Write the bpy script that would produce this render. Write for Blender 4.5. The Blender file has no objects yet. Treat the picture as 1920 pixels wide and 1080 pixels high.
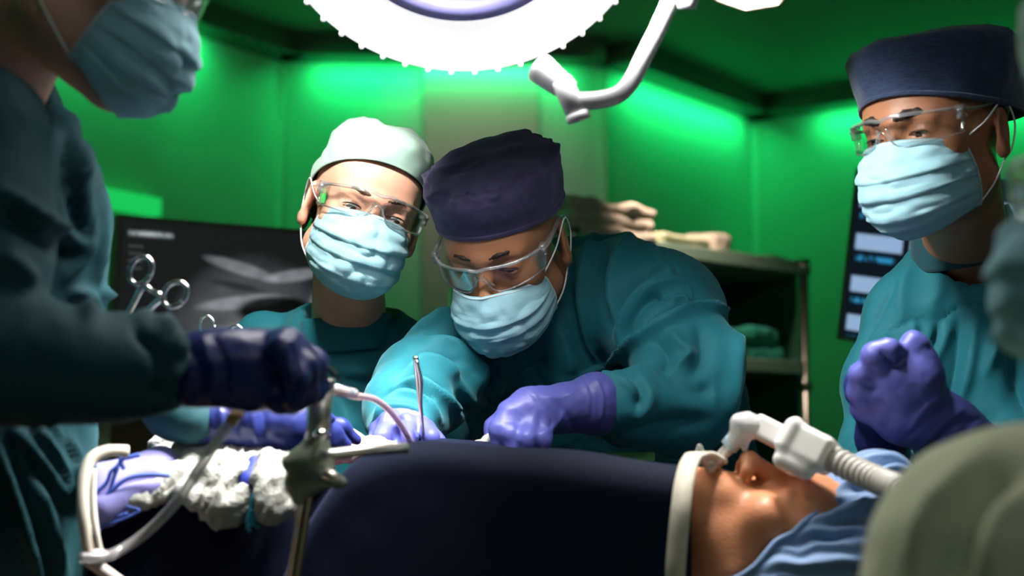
import bpy, bmesh, math, random
import numpy as np
from mathutils import Vector, Matrix
random.seed(7); np.random.seed(7)
SC = bpy.context.scene
COL = SC.collection
# ------------------------------------------------------------------ camera
FPX = 2667.0
TH = math.atan(300.0/FPX)
CAM = np.array([0.0, 0.0, 1.15])
FW = np.array([0, math.cos(TH), math.sin(TH)]); UPV = np.array([0, -math.sin(TH), math.cos(TH)]); RT = np.array([1.0, 0, 0])
cam_d = bpy.data.cameras.new('camera'); cam = bpy.data.objects.new('camera', cam_d); COL.objects.link(cam)
cam.location = CAM; cam.rotation_euler = (math.pi/2+TH, 0, 0)
cam_d.sensor_width = 36; cam_d.lens = 50.0; cam_d.clip_start = .05
cam_d.dof.use_dof = True; cam_d.dof.focus_distance = 1.87; cam_d.dof.aperture_fstop = 3.2
SC.camera = cam
SC.view_settings.view_transform = 'Standard'; SC.view_settings.look = 'None'
SC.view_settings.gamma = 1; SC.view_settings.use_curve_mapping = False
SC.view_settings.exposure = 0.0
def P(px, py, d):
    return CAM + d*(FW + (px-960)/FPX*RT - (py-540)/FPX*UPV)
def M(px, d): return px*d/FPX          # pixels at a depth -> metres
def proj(V):
    r = V-CAM; d = r@FW
    return 960+FPX*(r@RT)/d, 540-FPX*(r@UPV)/d, d
# ------------------------------------------------------------------ world and lights
w = bpy.data.worlds.new('world'); SC.world = w; w.use_nodes = True
w.node_tree.nodes['Background'].inputs[0].default_value = (.35, .75, .65, 1)
w.node_tree.nodes['Background'].inputs[1].default_value = .02
def light(kind, name, loc, to, power, color, size=.3, size_y=None, spot=None, blend=.3, spread=None):
    l = bpy.data.lights.new(name, kind); l.energy = power; l.color = color
    if kind == 'AREA':
        l.size = size
        if size_y: l.shape = 'RECTANGLE'; l.size_y = size_y
        if spread: l.spread = math.radians(spread)
    else:
        l.shadow_soft_size = size
    if spot: l.spot_size = math.radians(spot); l.spot_blend = blend
    o = bpy.data.objects.new(name, l); COL.objects.link(o); o.location = loc
    o.rotation_euler = (Vector(to)-Vector(loc)).to_track_quat('-Z', 'Y').to_euler()
    return o
LD = 1.50
LAMP_C = P(860, -180, LD)
FIELD = P(470, 850, 1.68)
# the surgical lamp's beams (LED head) and the neighbouring lamp head above the right of the table
for _i in range(8):      # LED clusters round the ring, all aimed at the field, each with a wide soft spill
    _a = 2*math.pi*(_i+.5)/8; _p = LAMP_C+.17*(math.cos(_a)*RT+math.sin(_a)*np.array([0, .733, -.68]))+np.array([0, -.68, -.733])*.012
    light('SPOT', 'surgical_lamp_beam', _p, FIELD, 24, (1, .97, .95), .03, spot=62, blend=.8)
    light('SPOT', 'surgical_lamp_spill', _p, _p+np.array([.06, .12, -1.0]), 3.2, (1, .96, .93), .05, spot=165, blend=1)
light('SPOT', 'surgical_lamp_beam', LAMP_C+np.array([.15, -.04, -.05]), P(1680, 540, 1.72), 36, (1, .97, .94), .05, spot=49, blend=.5)
light('SPOT', 'second_lamp_beam', P(1440, -330, 1.60), P(1450, 900, 1.50), 46, (1, .95, .9), .06, spot=44, blend=.8)
light('SPOT', 'added_side_beam', P(520, -420, 1.55), P(640, 540, 2.08), 52, (1, .95, .9), .04, spot=32, blend=.5)  # unseen spot added to brighten the figure in the mint cap
#light('SPOT', 'added_side_beam', P(430, -520, 1.35), P(640, 640, 1.85), 16, (.95, .98, 1), .12, spot=70, blend=.7)
light('AREA', 'added_fill_light', (-.3, -1.2, 2.75), (.2, 2.2, 1.1), 3.2, (.86, .95, 1), 1.2, .6)  # unseen soft fill added from behind the camera
light('AREA', 'added_fill_light', (1.1, -.3, 2.75), (.45, .95, 1.0), 4.5, (.95, .97, 1), 1.2, .6)  # unseen fill added to lift the sage-gowned figure at the right
GREEN = (.012, 1, .20)
# ------------------------------------------------------------------ tags
def tag(o, label=None, cat=None, group=None, kind=None):
    if label: o['label'] = label
    if cat: o['category'] = cat
    if group: o['group'] = group
    if kind: o['kind'] = kind
    return o
def empty(name, loc, **k):
    o = bpy.data.objects.new(name, None); COL.objects.link(o); o.location = [float(c) for c in loc]
    o.empty_display_size = .05
    bpy.context.view_layer.update()
    return tag(o, **k)
# ------------------------------------------------------------------ materials
def mat(name, col, rough=.6, metal=0, sheen=0, bump=0, bscale=400, trans=0, emit=None, estr=0, spec=.5, sss=0, coat=0, var=0, vscale=8, weave=False, ior=1.45, sheen_tint=None):
    m = bpy.data.materials.new(name); m.use_nodes = True; nt = m.node_tree; b = nt.nodes['Principled BSDF']
    c = (*col, 1)
    b.inputs['Base Color'].default_value = c; b.inputs['Roughness'].default_value = rough; b.inputs['Metallic'].default_value = metal
    b.inputs['Specular IOR Level'].default_value = spec; b.inputs['IOR'].default_value = ior
    b.inputs['Sheen Weight'].default_value = sheen; b.inputs['Sheen Roughness'].default_value = .4
    if sheen_tint: b.inputs['Sheen Tint'].default_value = (*sheen_tint, 1)
    b.inputs['Transmission Weight'].default_value = trans; b.inputs['Coat Weight'].default_value = coat
    if sss: b.inputs['Subsurface Weight'].default_value = sss; b.inputs['Subsurface Radius'].default_value = (.012, .005, .003); b.inputs['Subsurface Scale'].default_value = 1
    if emit: b.inputs['Emission Color'].default_value = (*emit, 1); b.inputs['Emission Strength'].default_value = estr
    tc = nt.nodes.new('ShaderNodeTexCoord')
    if bump:
        n = nt.nodes.new('ShaderNodeTexNoise'); n.inputs['Scale'].default_value = bscale; n.inputs['Detail'].default_value = 3
        nt.links.new(tc.outputs['Object'], n.inputs['Vector'])
        bp = nt.nodes.new('ShaderNodeBump'); bp.inputs['Strength'].default_value = bump; bp.inputs['Distance'].default_value = .002
        nt.links.new(n.outputs['Fac'], bp.inputs['Height']); nt.links.new(bp.outputs['Normal'], b.inputs['Normal'])
    if var:
        n = nt.nodes.new('ShaderNodeTexNoise'); n.inputs['Scale'].default_value = vscale; n.inputs['Detail'].default_value = 4
        if weave:
            mp = nt.nodes.new('ShaderNodeMapping'); mp.inputs['Scale'].default_value = (1, 1, 9)
            nt.links.new(tc.outputs['Object'], mp.inputs['Vector']); nt.links.new(mp.outputs['Vector'], n.inputs['Vector'])
        else: nt.links.new(tc.outputs['Object'], n.inputs['Vector'])
        r = nt.nodes.new('ShaderNodeValToRGB'); r.color_ramp.elements[0].position = .3; r.color_ramp.elements[1].position = .7
        r.color_ramp.elements[0].color = tuple(max(0, x*(1-var)) for x in col)+(1,); r.color_ramp.elements[1].color = tuple(min(1, x*(1+var)) for x in col)+(1,)
        nt.links.new(n.outputs['Fac'], r.inputs['Fac']); nt.links.new(r.outputs['Color'], b.inputs['Base Color'])
    return m
def clear_mat(name, tint, base=.08, rough=.03, body=0.0, bcol=(.9, .9, .9)):
    m = bpy.data.materials.new(name); m.use_nodes = True; nt = m.node_tree; nt.nodes.clear()
    out = nt.nodes.new('ShaderNodeOutputMaterial'); t = nt.nodes.new('ShaderNodeBsdfTransparent'); t.inputs[0].default_value = (*tint, 1)
    g = nt.nodes.new('ShaderNodeBsdfGlossy'); g.inputs['Roughness'].default_value = rough; g.inputs[0].default_value = (1, 1, 1, 1)
    d = nt.nodes.new('ShaderNodeBsdfDiffuse'); d.inputs[0].default_value = (*bcol, 1)
    m1 = nt.nodes.new('ShaderNodeMixShader'); m1.inputs[0].default_value = body
    nt.links.new(t.outputs[0], m1.inputs[1]); nt.links.new(d.outputs[0], m1.inputs[2])
    lw = nt.nodes.new('ShaderNodeLayerWeight'); lw.inputs[0].default_value = .25
    mr = nt.nodes.new('ShaderNodeMapRange'); mr.inputs['To Min'].default_value = base; mr.inputs['To Max'].default_value = .6 if base == 0 else .75
    nt.links.new(lw.outputs['Fresnel'], mr.inputs['Value'])
    m2 = nt.nodes.new('ShaderNodeMixShader'); nt.links.new(mr.outputs[0], m2.inputs[0])
    nt.links.new(m1.outputs[0], m2.inputs[1]); nt.links.new(g.outputs[0], m2.inputs[2]); nt.links.new(m2.outputs[0], out.inputs[0])
    return m
TEAL = (.004, .135, .170)
MT = dict(
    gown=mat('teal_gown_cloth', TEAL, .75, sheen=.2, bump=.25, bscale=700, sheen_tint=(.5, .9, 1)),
    gown_shaded=mat('shaded_teal_gown_cloth', (.001, .050, .062), .75, sheen=.08, bump=.2, bscale=700, sheen_tint=(.4, .9, .9)),  # darker copy of the gown teal: back-lit shade put into the colour
    collar=mat('dark_teal_rib', (.004, .05, .065), .8, sheen=.2, bump=.4, bscale=900),
    sage=mat('sage_gown_cloth', (.62, .64, .42), .8, sheen=.2, bump=.2, bscale=300),
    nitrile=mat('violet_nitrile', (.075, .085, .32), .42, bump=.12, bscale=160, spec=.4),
    nitrile_shaded=mat('shaded_blue_nitrile', (.016, .024, .13), .36, bump=.12, bscale=160, spec=.5),  # darker glove copy with the shade put into its colour
    navy=mat('navy_drape_cloth', (.0015, .004, .017), .8, spec=.2, sheen=.08, bump=.2, bscale=500, sheen_tint=(.4, .5, 1)),
    lilac=mat('lilac_drape_cloth', (.20, .19, .46), .7, sheen=.2, bump=.2, bscale=300),
    capnavy=mat('purple_navy_cap_cloth', (.030, .026, .075), .85, sheen=.3, bump=.5, bscale=900, var=.15, vscale=60, sheen_tint=(.6, .6, 1)),
    capblue=mat('slate_blue_cap_linen', (.020, .038, .092), .85, sheen=.35, bump=.6, bscale=500, var=.45, vscale=90, weave=True),
    capmint=mat('pale_mint_cap_cloth', (.36, .55, .46), .8, sheen=.2, bump=.2, bscale=500),
    bouffant=mat('blue_bouffant_fleece', (.15, .26, .46), .6, sheen=.3, bump=.3, bscale=300),
    mask=mat('pale_blue_mask_paper', (.42, .72, .80), .75, sheen=.15, bump=.35, bscale=900, sss=0),
    maskwhite=mat('white_mask_edge', (.75, .86, .88), .7),
    loop=mat('white_elastic', (.8, .83, .8), .6),
    steel=mat('polished_steel', (.78, .76, .76), .18, 1),
    steelb=mat('brushed_steel', (.55, .52, .47), .32, 1, bump=.05),
    brass=mat('warm_steel', (.62, .50, .38), .3, 1),
    gauze=mat('white_gauze', (.85, .85, .82), .9, bump=1.0, bscale=260, sheen=.2),
    gauze_shaded=mat('shaded_grey_gauze', (.34, .345, .31), .9, bump=1.0, bscale=260),  # gauze greyed down: shade on the hanging faces put into the colour
    white=mat('white_plastic', (.78, .77, .74), .35),
    lampwhite=mat('white_enamel', (.42, .42, .44), .3, coat=.2),
    bluerim=mat('lavender_plastic_rim', (.25, .24, .55), .4),
    black=mat('black_plastic', (.01, .01, .012), .35),
    darkhair=mat('dark_brown_hair', (.02, .012, .008), .6, bump=.6, bscale=300),
    hair=mat('brown_hair', (.10, .055, .03), .6, bump=.6, bscale=300),
    sclera=mat('eye_white', (.62, .58, .55), .15, coat=.6), iris=mat('brown_iris', (.05, .025, .015), .1, coat=1), pupil=mat('pupil', (.003, .003, .003), .05, coat=1),
    lens=clear_mat('clear_lens', (.98, .99, .99), .0),
    clearp=clear_mat('clear_plastic', (.9, .93, .95), .16, .08, .10),
    tube=clear_mat('milky_tubing', (.85, .85, .85), .15, .15, .45, (.75, .72, .72)),
    tubep=clear_mat('pink_tubing', (.9, .75, .75), .2, .1, .35, (.75, .5, .5)),
    tan=mat('tan_plastic', (.75, .45, .2), .4),
    beige=mat('beige_elastic_strap', (.62, .58, .47), .7, bump=.3, bscale=500),
    bluegrey=mat('pale_blue_plastic', (.4, .58, .66), .35),
)
def translucent(m, col, f=.4):
    nt = m.node_tree; out = nt.nodes['Material Output']; b = nt.nodes['Principled BSDF']
    t = nt.nodes.new('ShaderNodeBsdfTranslucent'); t.inputs[0].default_value = (*col, 1); mx = nt.nodes.new('ShaderNodeMixShader'); mx.inputs[0].default_value = f
    nt.links.new(b.outputs[0], mx.inputs[1]); nt.links.new(t.outputs[0], mx.inputs[2]); nt.links.new(mx.outputs[0], out.inputs[0])
translucent(MT['mask'], (.45, .78, .86), .35); translucent(MT['maskwhite'], (.8, .9, .92), .35)
def skin(name, c): return mat(name, c, .42, bump=.25, bscale=350, sss=.12, spec=.45, var=.10, vscale=25)
# ------------------------------------------------------------------ signed distance sculpting
class SDF:
    def __init__(s): s.ops = []
    def cap(s, a, b, ra, rb, k=.02, sub=False, ys=None):
        a = np.asarray(a, float); b = np.asarray(b, float)
        def f(X):
            A, B, Y = a, b, X
            if ys: q = np.array([1, ys, 1.0]); A = a*q; B = b*q; Y = X*q
            ba = B-A; h = np.clip(((Y-A)@ba)/max(ba@ba, 1e-9), 0, 1)
            d = np.linalg.norm(Y-A-h[:, None]*ba, axis=1)-(ra+(rb-ra)*h)
            return d
        s.ops.append((f, k, sub)); return s
    def chain(s, pts, k=.02, sub=False, ys=None):      # pts: (px,py,depth,radius in px)
        if len(pts) == 1: pts = pts*2
        for p, q in zip(pts, pts[1:]):
            s.cap(P(*p[:3]), P(*q[:3]), M(p[3], p[2]), M(q[3], q[2]), k, sub, ys)
        return s
    def ell(s, c, r, k=.02, sub=False, R=None):
        c = np.asarray(c, float); r = np.asarray(r, float); R = None if R is None else np.asarray(R, float)
        def f(X):
            Y = X-c
            if R is not None: Y = Y@R
            k0 = np.linalg.norm(Y/r, axis=1); k1 = np.linalg.norm(Y/(r*r), axis=1)
            return k0*(k0-1)/np.maximum(k1, 1e-6)
        s.ops.append((f, k, sub)); return s
    def box(s, c, h, rnd=.01, k=.02, sub=False, R=None):
        c = np.asarray(c, float); h = np.asarray(h, float)-rnd; R = None if R is None else np.asarray(R, float)
        def f(X):
            Y = X-c
            if R is not None: Y = Y@R
            q = np.abs(Y)-h
            return np.linalg.norm(np.maximum(q, 0), axis=1)+np.minimum(q.max(axis=1), 0)-rnd
        s.ops.append((f, k, sub)); return s
    def fn(s, f, k=.02, sub=False): s.ops.append((f, k, sub)); return s
    def xf(s, R, T, other, k=.02, center=None, rad=None):   # add another SDF placed rigidly
        def f(X):
            Y = (X-T)@R
            if rad is None: return other(Y)
            q = np.linalg.norm(Y-center, axis=1); out = q-rad*.8
            m = q < rad
            if m.any(): out[m] = other(Y[m])
            return out
        s.ops.append((f, k, False)); return s
    def __call__(s, X):
        d = np.full(len(X), 10.0)
        for f, k, sub in s.ops:
            e = f(X)
            if sub:
                h = np.clip(.5-.5*(d+e)/k, 0, 1); d = d*(1-h)-e*h+k*h*(1-h)
            else:
                h = np.clip(.5+.5*(e-d)/k, 0, 1); d = d*h+e*(1-h)-k*h*(1-h)
        return d
def axis(lo, hi, h, flo=None, fhi=None, H=None):
    if flo is None: return np.arange(lo, hi+h, h)
    a = list(np.arange(flo, fhi+h, h)); 
    x = flo
    st = h
    pre = []
    while x > lo: st = min(H, st*1.5); x -= st; pre.append(x)
    x = a[-1]; st = h; post = []
    while x < hi: st = min(H, st*1.5); x += st; post.append(x)
    return np.array(pre[::-1]+a+post)
def polygonize(f, xs, ys, zs, B=7):
    nx, ny, nz = len(xs), len(ys), len(zs)
    D = np.empty((nx, ny, nz), np.float32)
    def bl(n): return [(i, min(i+B, n)) for i in range(0, n, B)]
    bx, by, bz = bl(nx), bl(ny), bl(nz)
    C = []; Rr = []; I = []
    for i in bx:
        x0, x1 = xs[i[0]], xs[i[1]-1]; ex = xs[min(i[1], nx-1)]-x1
        for j in by:
            y0, y1 = ys[j[0]], ys[j[1]-1]; ey = ys[min(j[1], ny-1)]-y1
            for k in bz:
                z0, z1 = zs[k[0]], zs[k[1]-1]; ez = zs[min(k[1], nz-1)]-z1
                C.append(((x0+x1)/2, (y0+y1)/2, (z0+z1)/2)); Rr.append(math.sqrt((x1-x0+2*ex)**2+(y1-y0+2*ey)**2+(z1-z0+2*ez)**2)/2); I.append((i, j, k))
    C = np.array(C); Rr = np.array(Rr); v = f(C)
    act = np.abs(v) < 1.35*Rr+.004
    pts = []; sl = []
    for n in range(len(C)):
        i, j, k = I[n]
        if not act[n]: D[i[0]:i[1], j[0]:j[1], k[0]:k[1]] = v[n]; continue
        g = np.stack(np.meshgrid(xs[i[0]:i[1]], ys[j[0]:j[1]], zs[k[0]:k[1]], indexing='ij'), -1)
        pts.append(g.reshape(-1, 3)); sl.append((i, j, k, g.shape[:3]))
    if not pts: raise RuntimeError('empty sdf')
    X = np.concatenate(pts); V = np.empty(len(X))
    for a in range(0, len(X), 400000): V[a:a+400000] = f(X[a:a+400000])
    p = 0
    for (i, j, k, sh) in sl:
        n = sh[0]*sh[1]*sh[2]; D[i[0]:i[1], j[0]:j[1], k[0]:k[1]] = V[p:p+n].reshape(sh); p += n
    D[0] = D[-1] = 1; D[:, 0] = D[:, -1] = 1; D[:, :, 0] = D[:, :, -1] = 1
    ins = D < 0
    cs = [(a, b, c) for a in (0, 1) for b in (0, 1) for c in (0, 1)]
    sub = lambda A, o: A[o[0]:nx-1+o[0], o[1]:ny-1+o[1], o[2]:nz-1+o[2]]
    cnt = sum(sub(ins, o).astype(np.int8) for o in cs)
    cell = np.argwhere((cnt > 0) & (cnt < 8))
    vid = np.full((nx-1, ny-1, nz-1), -1, np.int64); vid[tuple(cell.T)] = np.arange(len(cell))
    acc = np.zeros((len(cell), 3)); num = np.zeros(len(cell))
    G = [xs, ys, zs]
    for a in cs:
        for ax in range(3):
            if a[ax]: continue
            b = list(a); b[ax] = 1
            ia = cell+np.array(a); ib = cell+np.array(b)
            da = D[tuple(ia.T)]; db = D[tuple(ib.T)]
            m = (da < 0) != (db < 0)
            t = (da[m]/(da[m]-db[m]))
            pa = np.stack([G[q][ia[m, q]] for q in range(3)], 1); pb = np.stack([G[q][ib[m, q]] for q in range(3)], 1)
            acc[m] += pa+(pb-pa)*t[:, None]; num[m] += 1
    V = acc/num[:, None]
    quads = []
    for ax in range(3):
        o = [0, 0, 0]; sa = [slice(None)]*3; sb = [slice(None)]*3
        sa[ax] = slice(0, -1); sb[ax] = slice(1, None)
        A = ins[tuple(sa)]; Bn = ins[tuple(sb)]
        e = np.argwhere(A != Bn); u, w_ = [q for q in range(3) if q != ax]
        lim = [nx-1, ny-1, nz-1]
        ok = (e[:, u] > 0) & (e[:, w_] > 0) & (e[:, u] < lim[u]) & (e[:, w_] < lim[w_]); e = e[ok]
        if not len(e): continue
        s = A[tuple(e.T)]
        def cid(du, dw):
            c = e.copy(); c[:, u] -= du; c[:, w_] -= dw; return vid[tuple(c.T)]
        q = np.stack([cid(1, 1), cid(0, 1), cid(0, 0), cid(1, 0)], 1)
        flip = ~s if ax != 1 else s
        q[flip] = q[flip][:, ::-1]
        quads.append(q)
    Q = np.concatenate(quads)
    Q = Q[(Q >= 0).all(1)]
    return V, Q
def normals(V, Q):
    n = np.cross(V[Q[:, 2]]-V[Q[:, 0]], V[Q[:, 3]]-V[Q[:, 1]]); N = np.zeros_like(V)
    for c in range(4): 
        for ax in range(3): N[:, ax] += np.bincount(Q[:, c], n[:, ax], len(V))
    return N/np.maximum(np.linalg.norm(N, axis=1), 1e-12)[:, None]
def smooth(V, Q, it=2, lam=.5):
    E = np.concatenate([Q[:, [0, 1]], Q[:, [1, 2]], Q[:, [2, 3]], Q[:, [3, 0]]])
    deg = np.bincount(E[:, 0], minlength=len(V))+np.bincount(E[:, 1], minlength=len(V))
    for _ in range(it):
        S = np.stack([np.bincount(E[:, 0], V[E[:, 1], a], len(V))+np.bincount(E[:, 1], V[E[:, 0], a], len(V)) for a in range(3)], 1)
        V = V+lam*(S/np.maximum(deg, 1)[:, None]-V)
    return V
def vnoise(X, s, seed=0):
    X = X*s+seed*17.13; I = np.floor(X).astype(np.int64); Fr = X-I; Fr = Fr*Fr*(3-2*Fr)
    def h(a, b, c):
        n = (a*73856093) ^ (b*19349663) ^ (c*83492791) ^ (seed*2654435); n = (n ^ (n >> 13))*1274126177; n = n & 0x7fffffff
        return (n % 100003)/100003.0
    r = 0
    for a in (0, 1):
        for b in (0, 1):
            for c in (0, 1):
                wgt = (Fr[:, 0] if a else 1-Fr[:, 0])*(Fr[:, 1] if b else 1-Fr[:, 1])*(Fr[:, 2] if c else 1-Fr[:, 2])
                r = r+wgt*h(I[:, 0]+a, I[:, 1]+b, I[:, 2]+c)
    return r*2-1
def catmull(pts, n=8):
    p = np.array(pts, float); p = np.vstack([2*p[0]-p[1], p, 2*p[-1]-p[-2]]); out = []
    for i in range(1, len(p)-2):
        for t in np.linspace(0, 1, n, endpoint=False):
            out.append(.5*((2*p[i])+(-p[i-1]+p[i+1])*t+(2*p[i-1]-5*p[i]+4*p[i+1]-p[i+2])*t*t+(-p[i-1]+3*p[i]-3*p[i+1]+p[i+2])*t**3))
    out.append(p[-2]); return np.array(out)
def fold(V, Q, strokes, facing=-.1, drange=None):
    """raise/sink soft fabric folds. stroke: (points in px, width px, height in mm[, 'r'|'s'])  s = one-sided step"""
    N = normals(V, Q); x, y, d = proj(V)
    view = (CAM-V); view /= np.linalg.norm(view, axis=1)[:, None]
    fw = np.clip(((N*view).sum(1)-facing)/.3, 0, 1)
    disp = np.zeros(len(V))
    for st in strokes:
        pts, wd, amp = st[:3]; kind = st[3] if len(st) > 3 else 'r'
        c = catmull(pts, 6) if len(pts) > 2 else np.array(pts, float)
        m = (x > c[:, 0].min()-3*wd) & (x < c[:, 0].max()+3*wd) & (y > c[:, 1].min()-3*wd) & (y < c[:, 1].max()+3*wd) & (fw > 0)
        if not m.any(): continue
        X = np.stack([x[m], y[m]], 1); best = np.full(len(X), 1e9); side = np.zeros(len(X)); tt = np.zeros(len(X))
        for i in range(len(c)-1):
            a, b = c[i], c[i+1]; ba = b-a; L = ba@ba
            h = np.clip(((X-a)@ba)/max(L, 1e-9), 0, 1); r = X-a-h[:, None]*ba; dd = np.linalg.norm(r, axis=1)
            u = dd < best; best[u] = dd[u]; tt[u] = (i+h[u])/(len(c)-1); side[u] = np.sign(ba[0]*r[u, 1]-ba[1]*r[u, 0])
        taper = np.clip(np.minimum(tt, 1-tt)*5, 0, 1)**.7*.75+.25
        taper = np.where((tt <= 0) | (tt >= 1), .25, taper)
        if kind == 'r': g = np.exp(-(best/wd)**1.55)
        elif kind == 'v': g = np.exp(-np.abs(best)/wd*1.4)
        else:
            s = best*side; g = np.where(s < 0, np.exp(-(s/wd)**2), np.exp(-(s/(wd*.28))**2))
        disp[m] += amp*.001*g*taper*fw[m]
    return V+N*disp[:, None]
def mk(name, V, Q, m, parent=None, smooth_shade=True, **k):
    me = bpy.data.meshes.new(name); V = np.asarray(V, float)
    loc = np.zeros(3)
    if isinstance(Q, np.ndarray):
        me.vertices.add(len(V)); me.loops.add(Q.size); me.polygons.add(len(Q))
        me.loops.foreach_set('vertex_index', Q.astype(np.int32).ravel())
        me.polygons.foreach_set('loop_start', np.arange(0, Q.size, Q.shape[1], dtype=np.int32))
    o = bpy.data.objects.new(name, me); COL.objects.link(o)
    if parent is not None:
        pl = np.array(ORG.get(parent.name, (0, 0, 0))); loc = pl
        o.parent = parent
        ORG[o.name] = tuple(pl)
    else:
        loc = np.array([(V[:, 0].min()+V[:, 0].max())/2, (V[:, 1].min()+V[:, 1].max())/2, V[:, 2].min()])
        o.location = loc; ORG[o.name] = tuple(loc)
    W = V-loc
    if isinstance(Q, np.ndarray): me.vertices.foreach_set('co', W.ravel().astype(np.float32)); me.update(calc_edges=True)
    else: me.from_pydata([tuple(v) for v in W], [], [tuple(q) for q in Q]); me.update()
    me.validate()
    if smooth_shade: me.polygons.foreach_set('use_smooth', [True]*len(me.polygons))
    for mm in (m if isinstance(m, (list, tuple)) else [m]): me.materials.append(mm)
    return tag(o, **k)
ORG = {}
def grp(name, loc, **k):
    o = empty(name, loc, **k); ORG[o.name] = tuple(float(c) for c in loc); return o
def sculpt(name, sdf, bounds, h, m, parent=None, fine=None, H=.03, sm=1, strokes=None, post=None, **k):
    (x0, x1), (y0, y1), (z0, z1) = bounds
    if fine is None: xs, ys, zs = axis(x0, x1, h), axis(y0, y1, h), axis(z0, z1, h)
    else: xs, ys, zs = axis(x0, x1, h, *fine[0], H), axis(y0, y1, h, *fine[1], H), axis(z0, z1, h, *fine[2], H)
    V, Q = polygonize(sdf, xs, ys, zs)
    V = smooth(V, Q, sm)
    if strokes: V = fold(V, Q, strokes)
    if post: V = post(V, Q)
    return mk(name, V, Q, m, parent, **k)
def tube_geo(pts, r, seg=10, smooth_n=8, flat=None, cap=True):
    c = catmull(pts, smooth_n) if smooth_n > 1 and len(pts) > 2 else np.array(pts, float)
    rr = np.interp(np.linspace(0, 1, len(c)), np.linspace(0, 1, len(r)), r) if hasattr(r, '__len__') else np.full(len(c), r)
    T = np.gradient(c, axis=0); T /= np.maximum(np.linalg.norm(T, axis=1), 1e-9)[:, None]
    u = np.cross(T[0], [0, 0, 1.0]); 
    if np.linalg.norm(u) < .1: u = np.cross(T[0], [1.0, 0, 0])
    u /= np.linalg.norm(u); V = []; 
    for i in range(len(c)):
        u = u-T[i]*(u@T[i]); u /= np.linalg.norm(u); v = np.cross(T[i], u)
        fl = flat or 1
        for a in range(seg):
            t = 2*math.pi*a/seg; V.append(c[i]+rr[i]*(math.cos(t)*u+fl*math.sin(t)*v))
    F = []
    n = len(c)
    for i in range(n-1):
        for a in range(seg):
            b = (a+1) % seg; F.append((i*seg+a, i*seg+b, (i+1)*seg+b, (i+1)*seg+a))
    if cap: F.append(tuple(range(seg))[::-1]); F.append(tuple((n-1)*seg+a for a in range(seg)))
    return np.array(V), F
def tube(name, pts, r, m, parent=None, seg=10, smooth_n=8, flat=None, **k):
    V, F = tube_geo(pts, r, seg, smooth_n, flat); return mk(name, V, F, m, parent, **k)
def join(parts):
    V = []; F = []; n = 0
    for v, f in parts: V.append(np.asarray(v)); F += [tuple(i+n for i in q) for q in f]; n += len(v)
    return np.concatenate(V), F
def box_geo(c, h, R=None):
    V = np.array([[sx*h[0], sy*h[1], sz*h[2]] for sx in (-1, 1) for sy in (-1, 1) for sz in (-1, 1)], float)
    if R is not None: V = V@np.asarray(R).T
    F = [(0, 1, 3, 2), (4, 6, 7, 5), (0, 4, 5, 1), (2, 3, 7, 6), (0, 2, 6, 4), (1, 5, 7, 3)]
    return V+np.asarray(c), F
def bev(o, w=.003, seg=2):
    b = o.modifiers.new('bevel', 'BEVEL'); b.width = w; b.segments = seg; b.limit_method = 'ANGLE'; return o
def box(name, c, h, m, parent=None, R=None, bevel=.003, **k):
    V, F = box_geo(c, h, R); o = mk(name, V, F, m, parent, smooth_shade=False, **k)
    if bevel: bev(o, bevel)
    return o
def Rx(a): a = math.radians(a); return np.array([[1, 0, 0], [0, math.cos(a), -math.sin(a)], [0, math.sin(a), math.cos(a)]])
def Ry(a): a = math.radians(a); return np.array([[math.cos(a), 0, math.sin(a)], [0, 1, 0], [-math.sin(a), 0, math.cos(a)]])
def Rz(a): a = math.radians(a); return np.array([[math.cos(a), -math.sin(a), 0], [math.sin(a), math.cos(a), 0], [0, 0, 1]])
# ------------------------------------------------------------------ head (faces -Y locally, z up, origin between the ears at eye height)
def head_sdf(lid=.0045, lidz=-.003, wide=1.0, crown=.088):
    s = SDF()
    s.ell((0, .012, .030), (.076*wide, .096, crown), .01)
    s.ell((0, -.028, -.030), (.061*wide, .058, .085), .03)
    s.ell((0, -.052, .030), (.052*wide, .036, .046), .03)
    for x in (-1, 1):
        s.cap((0, -.072, -.098), (x*.050, -.002, -.068), .019, .020, .03)
        s.ell((x*.043*wide, -.060, -.028), (.022, .022, .018), .02)
        s.cap((x*.006, -.089, .014), (x*.042, -.073, .015), .009, .008, .012)
    s.ell((0, -.078, -.100), (.020, .018, .016), .02)
    s.ell((0, -.078, -.066), (.030, .020, .024), .02)
    for x in (-1, 1):
        s.ell((x*.031, -.096, -.002), (.017, .016, .011), .012, True)
        s.ell((x*.0315, -.0735, -.003), (.0165, .0150, .0140), .005)
    s.cap((0, -.083, .010), (0, -.108, -.036), .0075, .0105, .010)
    s.ell((0, -.110, -.038), (.011, .010, .009), .006)
    for x in (-1, 1):
        s.ell((x*.013, -.100, -.042), (.0075, .010, .0075), .006)
        s.ell((x*.0065, -.104, -.050), (.0035, .006, .004), .002, True)
        s.ell((x*.0315, -.0895, lidz), (.0138, .0085, lid), .0015, True)
        # ear
        R = (Rz(x*18)@Rx(-12))
        s.ell((x*.079, .012, -.016), (.0065, .018, .031), .008, R=R)
        s.ell((x*.0865, .009, -.014), (.006, .011, .020), .004, True, R=R)
        s.ell((x*.080, .004, -.040), (.006, .009, .010), .008)
    # lips
    s.ell((0, -.094, -.071), (.022, .010, .005), .005)
    s.ell((0, -.091, -.080), (.018, .010, .006), .005)
    s.ell((0, -.103, -.0755), (.020, .006, .0012), .003, True)
    return s
def place(R, T): return lambda p: np.asarray(p, float)@R.T+T
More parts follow.
